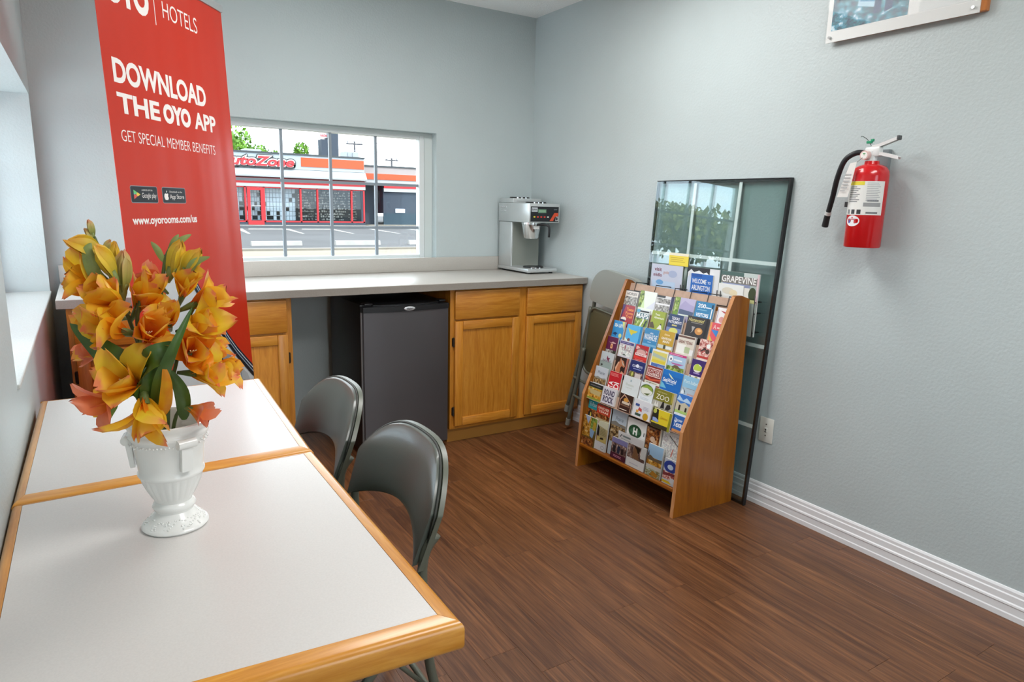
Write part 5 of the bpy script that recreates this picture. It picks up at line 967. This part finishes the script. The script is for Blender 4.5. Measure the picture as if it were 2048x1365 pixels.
F.done('phone_picture', bn, 'printed grey phone screen with a dark rounded edge')

# ================================================================== VASE
vc = (-2.443, -2.562, TH+0.0008)
porc = P('white_porcelain', '#e9e9e6', 0.22, coat=0.3)
vs_ = thing('vase', 'white urn vase with fluted bowl and relief foot on the front table', 'vase', vc)
def flute(r, z, a): return r*(1-0.045*abs(sin(12*a))*max(0.0, min(1, (z-0.056)/0.01))*max(0.0, min(1, (0.100-z)/0.008))) if 0.056 < z < 0.1 else r
b = BM()
lathe(b, [(0.0001, 0.010), (0.030, 0.012), (0.031, 0.030), (0.034, 0.036), (0.036, 0.040), (0.034, 0.045), (0.030, 0.049), (0.033, 0.056), (0.037, 0.062), (0.043, 0.074), (0.048, 0.086), (0.051, 0.097), (0.0525, 0.100), (0.0545, 0.103), (0.0545, 0.106), (0.0525, 0.109), (0.0535, 0.12), (0.0565, 0.145), (0.0600, 0.168), (0.0640, 0.173), (0.0655, 0.177), (0.0640, 0.181), (0.0625, 0.184), (0.0650, 0.190), (0.0685, 0.196), (0.0690, 0.199), (0.0670, 0.2005), (0.0640, 0.197), (0.0610, 0.18), (0.055, 0.14), (0.050, 0.11), (0.0001, 0.108)], vc, 72, mod=flute)
part('body', b, porc, vs_, 50, world=True)
b = BM(); rnv = random.Random(4)
lathe(b, [(0.0001, 0.0), (0.0535, 0.0), (0.0555, 0.003), (0.0545, 0.006), (0.0515, 0.0075), (0.040, 0.020), (0.034, 0.027), (0.0305, 0.031)], vc, 48)
part('foot', b, porc, vs_, 50, world=True)
b = BM()
for k in range(150):                                       # raised leaf scrolls round the foot
    a = rnv.random()*2*pi; q = rnv.random(); r = 0.0505-0.013*q
    ball(b, (vc[0]+r*cos(a), vc[1]+r*sin(a), vc[2]+0.0085+0.0135*q), 0.0015+0.0009*rnv.random(), seg=6, sc=(1, 1, 0.7))
part('relief', b, porc, vs_, world=True)['kind'] = 'stuff'
for aa in (-71, 49, 169):
    a = radians(aa); b = BM(); R_ = 0.0645
    Mx = Matrix.Translation(vc) @ Matrix.Rotation(a, 4, 'Z')
    cyl(b, (R_+0.001, -0.0155, 0.169), (R_+0.001, 0.0155, 0.169), 0.0085, seg=14)
    pr2 = [(R_-0.006, 0.168), (R_+0.004, 0.165), (R_-0.0015, 0.118), (R_-0.009, 0.118)]
    prism(b, [(x, -0.0095, z) for x, z in pr2], (0, 0.019, 0)); b.transform(Mx); part('handle', b, porc, vs_, 40, world=True)
b = BM()
for k in range(64):
    a = 2*pi*k/64; r = 0.0622; ball(b, (vc[0]+r*cos(a), vc[1]+r*sin(a), vc[2]+0.1645+0.002*sin(3*k)), 0.0019, seg=6)
part('relief', b, porc, vs_, world=True)['kind'] = 'stuff'

# ================================================================== FLOWERS
def petal_mat(name, stops, tr=0.25):
    m, t, b = new_mat(name)
    co = t.nodes.new('ShaderNodeTexCoord'); sp_ = t.nodes.new('ShaderNodeSeparateXYZ'); t.links.new(co.outputs['UV'], sp_.inputs[0])
    n = t.nodes.new('ShaderNodeTexNoise'); n.inputs['Scale'].default_value = 28; n.inputs['Detail'].default_value = 3; t.links.new(co.outputs['Object'], n.inputs['Vector'])
    ma = t.nodes.new('ShaderNodeMath'); ma.operation = 'MULTIPLY_ADD'; ma.inputs[1].default_value = 0.55; t.links.new(n.outputs['Fac'], ma.inputs[0])
    sb = t.nodes.new('ShaderNodeMath'); sb.operation = 'SUBTRACT'; sb.inputs[1].default_value = 0.27; t.links.new(sp_.outputs['Y'], sb.inputs[0]); t.links.new(sb.outputs[0], ma.inputs[2])
    r = t.nodes.new('ShaderNodeValToRGB'); el = r.color_ramp.elements
    while len(el) < len(stops): el.new(0.5)
    for e, (p, h) in zip(el, stops): e.position = p; e.color = lin(h)
    t.links.new(ma.outputs[0], r.inputs['Fac']); t.links.new(r.outputs['Color'], b.inputs['Base Color']); b.inputs['Roughness'].default_value = 0.5
    tl_ = t.nodes.new('ShaderNodeBsdfTranslucent'); t.links.new(r.outputs['Color'], tl_.inputs['Color'])
    mx = t.nodes.new('ShaderNodeMixShader'); mx.inputs[0].default_value = tr
    t.links.new(b.outputs[0], mx.inputs[1]); t.links.new(tl_.outputs[0], mx.inputs[2]); t.links.new(mx.outputs[0], t.nodes['Material Output'].inputs['Surface'])
    return m
PM = {'y': petal_mat('petal_yellow', [(0.0, '#e8920f'), (0.2, '#f5bd1a'), (0.66, '#fadb3c'), (0.92, '#f6bb4e'), (1.0, '#f08a5c')], 0.38),
      'o': petal_mat('petal_orange', [(0.0, '#e0650a'), (0.3, '#f28f12'), (0.6, '#fab822'), (0.86, '#fac942'), (1.0, '#f48f5e')], 0.38),
      'c': petal_mat('petal_coral', [(0.0, '#ee9422'), (0.3, '#f3a03c'), (0.6, '#f08556'), (1.0, '#ee9270')], 0.38),
      'd': petal_mat('petal_deep', [(0.0, '#d04606'), (0.4, '#ea700c'), (0.75, '#f5a01c'), (1.0, '#fac040')], 0.38),
      'g': petal_mat('bud_green', [(0.0, '#6f8040'), (0.45, '#a9ab5a'), (0.8, '#d0b872'), (1.0, '#e0946c')]),
      'b': petal_mat('bud_yellow', [(0.0, '#8f9a3e'), (0.3, '#d4bc38'), (0.7, '#f0cc3a'), (1.0, '#ecaa40')])}
leaf_m = P('silk_leaf', '#3f5c1e', 0.38, var=0.3, vscale=25); stem_m = P('silk_stem', '#4f5f2a', 0.5); young_m = P('young_leaf', '#83904e', 0.5, var=0.25, vscale=30)
def frame(f):
    f = Vector(f).normalized(); a = f.cross(Vector((0, 0, 1)))
    if a.length < 0.1: a = Vector((1, 0, 0))
    a.normalize(); return f, a, f.cross(a)
def petal(c, f, phi, L, Wd, th0, th1, cup, rn, nt_=7, nu=6):
    """one petal: leaves the throat at angle TH0 to the axis F and opens to TH1, cupped across and wavy at the rim"""
    f, a, b_ = frame(f); rad = a*cos(phi)+b_*sin(phi); tan = -a*sin(phi)+b_*cos(phi)
    bm = BM(); uv = bm.loops.layers.uv.new('UVMap'); p = Vector(c); rows = []; ph_ = rn.random()*6.28; wv = 0.18+0.16*rn.random(); tw = rn.uniform(-0.5, 0.5)
    for i in range(nt_+1):
        t = i/nt_; th = th0+(th1-th0)*t**0.9
        d = f*cos(th)+rad*sin(th); nrm = rad*cos(th)-f*sin(th)
        if i: p = p+d*(L/nt_)
        w = Wd*(max(0.0, sin(pi*(0.10+0.86*t)))**0.75)*(0.55+0.6*t) if t < 1 else Wd*0.12
        row_ = []
        for j in range(nu+1):
            u = -1+2*j/nu
            tt = tan*cos(tw*t)+nrm*sin(tw*t)
            q = p+tt*(u*w)-nrm*(cup*w*u*u)+nrm*(wv*w*t*t*sin(3.4*u+ph_))+d*(0.10*L*t*cos(5*u+ph_)*abs(u))
            row_.append((bm.verts.new(q), (0.5+0.5*u, t)))
        rows.append(row_)
    for i in range(nt_):
        for j in range(nu):
            q = (rows[i][j], rows[i][j+1], rows[i+1][j+1], rows[i+1][j])
            fc = bm.faces.new([x[0] for x in q])
            for lp, x in zip(fc.loops, q): lp[uv].uv = x[1]
    return bm
def blossom(root, c, f, size, kind, seed, n=6, open_=1.0):
    rn = random.Random(seed); f, a, b_ = frame(f); c = Vector(c); size *= 1.2; open_ *= 1.15
    bm = BM(); tube(bm, [c-f*size*0.55, c-f*size*0.2, c+f*size*0.02], size*0.11, 8, taper=[0.45, 0.9, 1.15]); o = part('blossom', bm, PM['g'], root, world=True)
    for k in range(n):
        inner = k % 2
        bm = petal(c-f*size*0.15, f, 2*pi*k/n+rn.uniform(-0.3, 0.3), size*rn.uniform(0.85, 1.25), size*rn.uniform(0.34, 0.50), rn.uniform(0.1, 0.35), ((0.45 if inner else 1.35)*rn.uniform(0.6, 1.25)+0.1)*open_, 0.45+0.3*inner, rn)
        part('petal', bm, PM[kind if rn.random() < 0.7 else {'y': 'o', 'o': 'y', 'c': 'o', 'd': 'o'}[kind]], o, 'keep', world=True)
    bm = BM()
    for k in range(3): tube(bm, [c, c+f*size*0.3+a*size*0.04*(k-1), c+f*size*0.42+a*size*0.07*(k-1)], size*0.014, 5)
    part('stamen', bm, P('stamen', '#e8d9a8', 0.5), o, world=True)
def bud(root, base, tip, r, kind, seed):
    rn = random.Random(seed); base, tip = Vector(base), Vector(tip); d = tip-base; L = d.length
    bm = BM(); uv = None; f, a, b_ = frame(d); o = None
    for k in range(3):
        bm = petal(base, f, 2*pi*k/3+0.4, L, r*1.15, 0.38, -0.22, 0.9, rn); q = part('bud' if o is None else 'bud_petal', bm, PM[kind], root if o is None else o, 'keep', world=True); o = o or q
    bm = BM(); tube(bm, [base-f*L*0.12, base+f*L*0.1, base+f*L*0.3], r*0.55, 8, taper=[0.4, 0.9, 0.95]); part('sepal', bm, young_m, o, world=True)
def leaf(root, pts, w, m, side=None, fold=0.25, name='leaf'):
    P_ = arc(pts, 6); n = len(P_); bm = BM(); rows = []
    sd = Vector(side) if side else None
    for i, p in enumerate(P_):
        t = i/(n-1); d = (P_[min(i+1, n-1)]-P_[max(i-1, 0)]).normalized()
        s = (sd-d*sd.dot(d)).normalized() if sd else d.cross(Vector((0, -1, 0.2))).normalized()
        nn = d.cross(s); ww = w*(sin(pi*min(1, 0.08+0.92*t**0.85))**0.8 if t < 1 else 0.02)
        rows.append([bm.verts.new(p+s*(u*ww)+nn*(fold*ww*abs(u))) for u in (-1, -0.5, 0, 0.5, 1)])
    for i in range(n-1):
        for j in range(4): bm.faces.new((rows[i][j], rows[i][j+1], rows[i+1][j+1], rows[i+1][j]))
    return part(name, bm, m, root, 'keep', world=True)
MO = (-2.447, -2.562, 0.86)
def spray(lab, pts, r=0.0032):
    t = thing('flower_spray', lab, 'flower', MO, group='artificial flower sprays in the vase')
    bm = BM(); tube(bm, arc([MO]+pts, 6), r, 8); part('stem', bm, stem_m, t, world=True); return t
# tall one leaning to the side wall
s_ = spray('tall orange flower spray with green tipped buds leaning to the side wall', [(-2.455, -2.557, 0.95), (-2.472, -2.558, 1.049), (-2.497, -2.56, 1.154), (-2.515, -2.562, 1.215), (-2.528, -2.56, 1.258)])
blossom(s_, (-2.528, -2.562, 1.176), (-0.9, -0.15, 0.45), 0.052, 'o', 11, open_=0.7); blossom(s_, (-2.506, -2.59, 1.152), (-0.55, -0.6, 0.6), 0.050, 'o', 12, open_=0.6); blossom(s_, (-2.515, -2.55, 1.122), (-0.8, -0.4, 0.1), 0.046, 'd', 13, open_=0.7)
bud(s_, (-2.512, -2.568, 1.226), (-2.566, -2.58, 1.254), 0.017, 'b', 14); bud(s_, (-2.502, -2.588, 1.188), (-2.527, -2.60, 1.245), 0.014, 'b', 15); bud(s_, (-2.496, -2.58, 1.160), (-2.490, -2.58, 1.235), 0.014, 'g', 16); bud(s_, (-2.508, -2.55, 1.195), (-2.498, -2.55, 1.248), 0.012, 'b', 17)
for q0, q1 in (((-2.528, -2.56, 1.256), (-2.534, -2.56, 1.284)), ((-2.524, -2.56, 1.244), (-2.540, -2.562, 1.270)), ((-2.518, -2.56, 1.225), (-2.505, -2.56, 1.252))): bud(s_, q0, q1, 0.006, 'g', 18)
leaf(s_, [(-2.505, -2.575, 1.175), (-2.53, -2.59, 1.20), (-2.538, -2.59, 1.235), (-2.532, -2.585, 1.25)], 0.010, young_m)
leaf(s_, [(-2.462, -2.60, 0.985), (-2.49, -2.625, 1.035), (-2.53, -2.61, 1.078), (-2.572, -2.575, 1.122)], 0.024, leaf_m, side=(0.6, 0, 0.8))
# yellow-orange in the middle
s_ = spray('yellow and orange flower spray in the middle over the dark leaves', [(-2.46, -2.575, 0.97), (-2.475, -2.59, 1.05), (-2.478, -2.585, 1.12), (-2.468, -2.57, 1.16)])
blossom(s_, (-2.506, -2.615, 1.112), (-0.75, -0.45, 0.35), 0.058, 'y', 21, open_=0.95); blossom(s_, (-2.470, -2.605, 1.095), (0.25, -0.75, 0.55), 0.048, 'd', 22, open_=0.7); blossom(s_, (-2.470, -2.565, 1.145), (0.45, -0.4, 0.8), 0.056, 'o', 23, open_=0.8); blossom(s_, (-2.530, -2.55, 1.066), (-0.95, -0.15, 0.1), 0.038, 'c', 24, open_=0.55)
leaf(s_, [(-2.466, -2.60, 0.985), (-2.478, -2.635, 1.03), (-2.462, -2.65, 1.07), (-2.425, -2.64, 1.09)], 0.026, leaf_m, side=(0.3, 0.3, 0.9))
leaf(s_, [(-2.452, -2.59, 0.955), (-2.466, -2.63, 1.0), (-2.47, -2.645, 1.04), (-2.455, -2.64, 1.062)], 0.016, leaf_m, side=(0.8, 0.2, 0.3))
# tall one in front of the banner
s_ = spray('tall flower spray with slim buds standing before the red banner', [(-2.447, -2.562, 0.97), (-2.446, -2.561, 1.064), (-2.439, -2.56, 1.151), (-2.428, -2.56, 1.215), (-2.418, -2.56, 1.24)])
blossom(s_, (-2.440, -2.552, 1.176), (-0.6, -0.35, 0.7), 0.036, 'c', 31, n=5, open_=0.6); blossom(s_, (-2.404, -2.565, 1.162), (0.25, -0.5, 0.85), 0.044, 'y', 32, open_=0.45)
bud(s_, (-2.424, -2.565, 1.188), (-2.403, -2.572, 1.25), 0.015, 'b', 33); bud(s_, (-2.405, -2.575, 1.19), (-2.375, -2.585, 1.238), 0.016, 'b', 34)
for q0, q1 in (((-2.418, -2.56, 1.235), (-2.384, -2.56, 1.262)), ((-2.42, -2.56, 1.23), (-2.404, -2.56, 1.262)), ((-2.43, -2.56, 1.216), (-2.447, -2.56, 1.25))): leaf(s_, [q0, ((q0[0]+q1[0])/2, q0[1]-0.004, (q0[2]+q1[2])/2+0.004), q1], 0.0055, young_m)
leaf(s_, [(-2.40, -2.585, 1.185), (-2.388, -2.595, 1.215), (-2.362, -2.598, 1.226)], 0.007, young_m)
blossom(s_, (-2.432, -2.59, 1.115), (-0.15, -0.75, 0.6), 0.042, 'y', 35, open_=0.6)
# right-hand one
s_ = spray('orange and yellow flower spray spreading away from the side wall', [(-2.44, -2.57, 0.97), (-2.425, -2.58, 1.04), (-2.405, -2.585, 1.11), (-2.388, -2.585, 1.145)])
blossom(s_, (-2.386, -2.585, 1.146), (0.9, -0.15, 0.4), 0.050, 'o', 41, open_=0.55); blossom(s_, (-2.396, -2.60, 1.108), (0.65, -0.65, 0.3), 0.054, 'y', 42, open_=0.8); blossom(s_, (-2.404, -2.60, 1.062), (0.1, -0.9, 0.35), 0.056, 'd', 43, open_=0.8); blossom(s_, (-2.386, -2.57, 1.062), (0.95, -0.2, 0.05), 0.044, 'o', 44, open_=0.6); blossom(s_, (-2.396, -2.61, 1.028), (0.8, -0.55, 0.0), 0.052, 'y', 45, open_=0.9)
leaf(s_, [(-2.466, -2.615, 0.955), (-2.458, -2.65, 1.02), (-2.44, -2.672, 1.075), (-2.402, -2.665, 1.152)], 0.011, leaf_m, side=(1, 0.1, -0.3))
leaf(s_, [(-2.42, -2.60, 0.945), (-2.423, -2.625, 1.0), (-2.44, -2.63, 1.045)], 0.012, leaf_m)
blossom(s_, (-2.366, -2.585, 1.024), (0.95, -0.3, 0.05), 0.044, 'y', 46, open_=0.75)
# low one over the rim
s_ = spray('low yellow flower spray drooping over the vase rim', [(-2.458, -2.59, 0.955), (-2.475, -2.61, 0.985), (-2.49, -2.62, 1.01)])
blossom(s_, (-2.490, -2.625, 1.022), (-0.6, -0.55, 0.5), 0.060, 'y', 51, open_=0.9); blossom(s_, (-2.522, -2.625, 1.004), (-0.95, -0.2, -0.1), 0.050, 'c', 52, n=5, open_=0.8); blossom(s_, (-2.480, -2.645, 0.994), (0.0, -0.55, -0.85), 0.060, 'y', 53, open_=0.8)
leaf(s_, [(-2.52, -2.61, 1.0), (-2.532, -2.618, 0.985), (-2.543, -2.622, 0.953)], 0.012, P('fresh_leaf', '#6c9a34', 0.45))
leaf(s_, [(-2.46, -2.60, 0.95), (-2.452, -2.65, 0.985), (-2.448, -2.668, 1.03), (-2.45, -2.665, 1.06)], 0.010, PM['y'], side=(1, 0, 0), name='strap_petal')
s_ = spray('small yellow and coral blossom hanging over the vase rim beside the strap', [(-2.43, -2.58, 0.95), (-2.412, -2.61, 0.965)])
blossom(s_, (-2.408, -2.615, 0.966), (0.75, -0.5, -0.3), 0.040, 'c', 61, n=4, open_=0.9)

# ================================================================== FIRE EXTINGUISHER
xr = P('extinguisher_red', '#c9141a', 0.22, coat=0.4); xal = P('extinguisher_aluminium', '#dfe1e0', 0.32, metal=0.15); rub = P('black_rubber', '#1b1d20', 0.5)
ec = (-0.085, -2.379)
fe = thing('fire_extinguisher', 'red fire extinguisher with black hose and white labels hung on the wall', 'fire extinguisher', (ec[0], ec[1], 1.204))
b = BM(); lathe(b, [(0.0001, 1.208), (0.055, 1.208), (0.060, 1.204), (0.063, 1.208), (0.063, 1.462), (0.061, 1.478), (0.053, 1.492), (0.040, 1.500), (0.026, 1.504), (0.024, 1.515), (0.0001, 1.515)], (ec[0], ec[1], 0), 40); part('cylinder', b, xr, fe, 50, world=True)
b = BM(); cyl(b, (ec[0], ec[1], 1.513), (ec[0], ec[1], 1.55), 0.016, seg=20); box(b, ec[0]-0.014, ec[0]+0.014, ec[1]-0.03, ec[1]+0.026, 1.53, 1.565, bev=0.006); cyl(b, (ec[0], ec[1], 1.507), (ec[0], ec[1], 1.516), 0.024, seg=24); part('valve', b, xal, fe, 40, world=True)
def lever(name, pts, w):
    b = BM()
    for (y0, z0), (y1, z1) in zip(pts, pts[1:]):
        q = [(0, y0, z0), (0, y1, z1), (0, y1, z1+0.004), (0, y0, z0+0.004)]
        prism(b, [(ec[0]-w, y, z) for _, y, z in q], (2*w, 0, 0))
        for s in (-w, w-0.002): prism(b, [(ec[0]+s, y0, z0-0.008), (ec[0]+s, y1, z1-0.007), (ec[0]+s, y1, z1), (ec[0]+s, y0, z0)], (0.002, 0, 0))
    part(name, b, xal, fe, world=True)
lever('carry_handle', [(-2.385, 1.542), (-2.42, 1.540), (-2.478, 1.524)], 0.011)
lever('squeeze_lever', [(-2.375, 1.566), (-2.40, 1.570), (-2.466, 1.592)], 0.010)
b = BM(); box(b, ec[0]-0.0105, ec[0]+0.0105, -2.472, -2.462, 1.584, 1.600, bev=0.003); part('lever_tip', b, P('dark_grip', '#4b4d4f', 0.5), fe, 40, world=True)
b = BM(); cyl(b, (ec[0]-0.013, -2.366, 1.535), (ec[0]-0.034, -2.366, 1.535), 0.0165, seg=24); g_ = part('gauge', b, P('gauge_rim', '#d8b6b0', 0.3), fe, 40, world=True)
F = Face((ec[0]-0.0342, -2.352, 1.521), (0, -0.028, 0), (0, 0, 0.028), (-1, 0, 0)); F.ell(0.5, 0.5, 0.45, 0.45, '#ecebe6'); F.poly([(0.3, 0.75), (0.7, 0.75), (0.62, 0.6), (0.38, 0.6)], '#4e9a5a'); F.poly([(0.48, 0.4), (0.52, 0.4), (0.6, 0.7)], '#3a3a3a'); F.done('gauge_dial', g_)
b = BM(); tube(b, arc([(ec[0]-0.004, -2.350, 1.545), (ec[0]-0.02, -2.325, 1.545), (ec[0]-0.028, -2.29, 1.520), (ec[0]-0.018, -2.262, 1.46), (ec[0]+0.006, -2.235, 1.385), (ec[0]+0.02, -2.214, 1.325)], 8), 0.0098, 12); hs_ = part('hose', b, rub, fe, world=True)
b = BM(); cyl(b, (ec[0]+0.018, -2.2165, 1.331), (ec[0]+0.0215, -2.2125, 1.319), 0.0118, seg=16); part('hose_ferrule', b, xal, hs_, 40, world=True)
b = BM(); cyl(b, (ec[0]+0.0215, -2.2125, 1.319), (ec[0]+0.032, -2.199, 1.274), 0.0112, 0.0125, seg=16); part('nozzle', b, rub, hs_, 40, world=True)
b = BM(); tube(b, arc([(ec[0], -2.37, 1.568), (ec[0], -2.352, 1.592), (ec[0], -2.33, 1.606), (ec[0], -2.325, 1.603)], 5), 0.0012, 6); pn = part('pull_pin', b, P('pin_dark', '#4a5550', 0.4, metal=0.5), fe, world=True)
b = BM(); box(b, ec[0]-0.008, ec[0]+0.003, -2.372, -2.352, 1.578, 1.588, bev=0.002); box(b, ec[0]-0.006, ec[0]+0.002, -2.378, -2.366, 1.584, 1.594, bev=0.002); part('seal', b, P('green_seal', '#1e8f68', 0.4), pn, world=True)
def wrap(a0, a1, z0, z1, m, name, par, r=0.0634, n=16):
    """label bent round the cylinder; angles from the room side (0 = facing -x, + towards the camera)"""
    b = BM(); cols = []
    for i in range(n+1):
        a = pi+radians(a0+(a1-a0)*i/n); p = (ec[0]+r*cos(a), ec[1]+r*sin(a)); cols.append((b.verts.new((*p, z0)), b.verts.new((*p, z1))))
    for A_, B_ in zip(cols, cols[1:]): b.faces.new((A_[0], B_[0], B_[1], A_[1]))
    return part(name, b, m, par, 'keep', world=True)
lb = wrap(-70, 82, 1.322, 1.442, flat('#e6e6e2'), 'paper_label', fe)
wrap(-40, 18, 1.428, 1.441, flat('#e3d43c'), 'label_heading', lb, 0.0636); wrap(20, 74, 1.352, 1.366, flat('#9b9c9c'), 'label_bar', lb, 0.0636)
for i in range(11): wrap(26, 60+8*((i*7) % 3)/2, 1.434-i*0.0062, 1.436-i*0.0062, flat('#a8a9ad'), 'label_line', lb, 0.0636, 6)
for i in range(9): wrap(-36, -6+6*((i*5) % 3), 1.420-i*0.0065, 1.423-i*0.0065, flat('#77797c'), 'label_line', lb, 0.0636, 6)
for i in range(3): wrap(-38+20*i, -25+20*i, 1.325, 1.341, flat('#2a2b2d' if i else '#8b8d90'), 'pictogram', lb, 0.0636, 4)
for i in range(2): wrap(30, 66, 1.327+0.043*i, 1.333+0.043*i, flat('#6d6f72'), 'label_line', lb, 0.0636, 6)
# round dealer sticker
b = BM(); n = 24; pts = []
for k in range(n):
    a = 2*pi*k/n; th = pi+radians(-10)+0.024/0.063*cos(a)*1.15; pts.append(b.verts.new((ec[0]+0.0636*cos(th), ec[1]+0.0636*sin(th), 1.300+0.0195*sin(a))))
cv = b.verts.new((ec[0]+0.0640*cos(pi+radians(-10)), ec[1]+0.0640*sin(pi+radians(-10)), 1.300))
for k in range(n): b.faces.new((pts[k], pts[(k+1) % n], cv))
stk = part('round_sticker', b, flat('#e9e7ea'), fe, 'keep', world=True)
wrap(-24, -18, 1.292, 1.302, flat('#3a62c0'), 'sticker_print', stk, 0.0644, 4); wrap(-3, 4, 1.292, 1.302, flat('#cc3038'), 'sticker_print', stk, 0.0644, 4); wrap(-22, 2, 1.304, 1.3075, flat('#c06a70'), 'sticker_print', stk, 0.0644, 6); wrap(-13, -8, 1.309, 1.314, flat('#cc3038'), 'sticker_print', stk, 0.0644, 4)
b = BM(); tg = [(-0.153, -2.338, 1.513), (-0.156, -2.368, 1.506), (-0.151, -2.334, 1.388), (-0.148, -2.302, 1.395)]
prism(b, [(-0.158, -2.341, 1.505), (-0.158, -2.366, 1.510), (-0.152, -2.343, 1.385), (-0.152, -2.300, 1.385)], (-0.0006, 0, 0)); tag_ = part('inspection_tag', b, flat('#eceae6'), fe, world=True)
F = Face((-0.1595, -2.304, 1.388), (0, -0.036, 0), (0.004, -0.026, 0.118), (-1, 0, 0)); F.run([('l', 0.15, 0.12, 0.85, 0.8, 7, '#b0b0b0')]); F.ell(0.55, 0.92, 0.07, 0.03, '#5a5a5a'); F.done('tag_print', tag_)
b = BM(); tube(b, [(-0.158, -2.356, 1.500), (-0.12, -2.36, 1.525), (-0.098, -2.37, 1.55)], 0.0012, 6); part('tag_string', b, flat('#8b8784'), tag_, world=True)
b = BM(); box(b, -0.022, -0.0015, -2.40, -2.358, 1.34, 1.56); box(b, -0.03, -0.0015, -2.36, -2.30, 1.345, 1.375); part('wall_bracket', b, P('bracket_grey', '#7d8487', 0.45), fe, world=True)
b = BM(); box(b, -0.09, -0.03, -2.318, -2.313, 1.352, 1.367); box(b, -0.092, -0.088, -2.318, -2.296, 1.350, 1.369); part('bracket_clip', b, P('clip_dark', '#2d3032', 0.4), fe, world=True)

# ================================================================== WALL PICTURE AND OUTLET
pc = thing('picture', 'white matted teal forest picture in an acrylic front, top corner of the wall', 'picture', (-0.02, -2.37, 1.974))
PY0, PY1, PZ0, PZ1 = -2.096, -2.641, 1.974, 2.385
b = BM(); box(b, -0.024, -0.001, PY1-0.018, PY0-0.02, PZ0+0.004, PZ1-0.004, bev=0.003); part('back_frame', b, wood('picture_wood', [(0.2, '#a85e28'), (0.8, '#cd8446')], 'z', 2), pc, 35, world=True)
b = BM(); box(b, -0.0285, -0.0245, PY1, PY0, PZ0, PZ1); mt = part('mat_board', b, P('mat_white', '#e6e8e6', 0.45), pc, world=True)
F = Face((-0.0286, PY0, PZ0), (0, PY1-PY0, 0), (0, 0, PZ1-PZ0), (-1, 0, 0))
art = photo('print_teal', ['#03182e', '#06405c', '#0a6876', '#3f96b4', '#cfe4ea'], 30, (1, 1, 1.5))
F.rect(0.035, 0.10, 0.57, 0.95, art)
def U_(x): return 0.035+0.535*x
def V_(z): return 0.10+0.85*z
F.poly([(U_(0.34), V_(0.2)), (U_(0.62), V_(0.14)), (U_(0.66), V_(0.5)), (U_(0.4), V_(0.6))], '#a9cfe0'); F.poly([(U_(0.36), V_(0.24)), (U_(0.6), V_(0.2)), (U_(0.62), V_(0.25)), (U_(0.4), V_(0.3))], '#4f93bc')
for x0, w in ((0.56, 0.09), (0.70, 0.1)): F.poly([(U_(x0), V_(0.08)), (U_(x0+w), V_(0.1)), (U_(x0+w+0.06), V_(1)), (U_(x0+0.05), V_(1))], '#0a3f68')
F.rect(0.64, 0.10, 0.965, 0.95, '#f4f5f2'); F.poly([(0.64, 0.10), (0.965, 0.10), (0.86, 0.2), (0.76, 0.26), (0.64, 0.18)], '#cfd4d2')  # pale panel and grey wedge: reflection in the acrylic, painted in
F.done('artwork_and_glare', mt, 'teal painting of trees by water beside a painted pale reflection')
b = BM(); box(b, -0.0335, -0.0305, PY1-0.004, PY0+0.004, PZ0-0.004, PZ1+0.004); part('acrylic_sheet', b, glassy('picture_acrylic', (0.98, 0.98, 0.98), 1.16), pc, world=True)
for y in (PY0-0.018, PY1+0.018):
    for z in (PZ0+0.018, PZ1-0.018):
        b = BM(); cyl(b, (-0.0245, y, z), (-0.0365, y, z), 0.0052, seg=14); part('standoff_screw', b, chrome, pc, 40, world=True)
ot = thing('wall_outlet', 'ivory wall jack plate low on the wall beside the leaning glass', 'outlet', (-0.003, -1.991, 0.301))
b = BM(); box(b, -0.0065, -0.0008, -2.028, -1.955, 0.3005, 0.415, bev=0.003); part('plate', b, P('ivory_plate', '#dcdbd2', 0.35), ot, 35, world=True)
b = BM(); box(b, -0.0085, -0.0064, -1.999, -1.984, 0.347, 0.369, bev=0.001); part('jack', b, P('ivory_plate', '#dcdbd2'), ot, world=True)
b = BM(); box(b, -0.0089, -0.0084, -1.995, -1.988, 0.356, 0.364); box(b, -0.0089, -0.0084, -1.996, -1.986, 0.348, 0.352); part('socket_hole', b, flat('#3a3a36'), ot, world=True)
for z in (0.385, 0.333):
    b = BM(); cyl(b, (-0.0064, -1.9915, z), (-0.0082, -1.9915, z), 0.0032, seg=12); part('screw', b, P('screw_brass', '#6d675a', 0.4, metal=0.5), ot, 40, world=True)
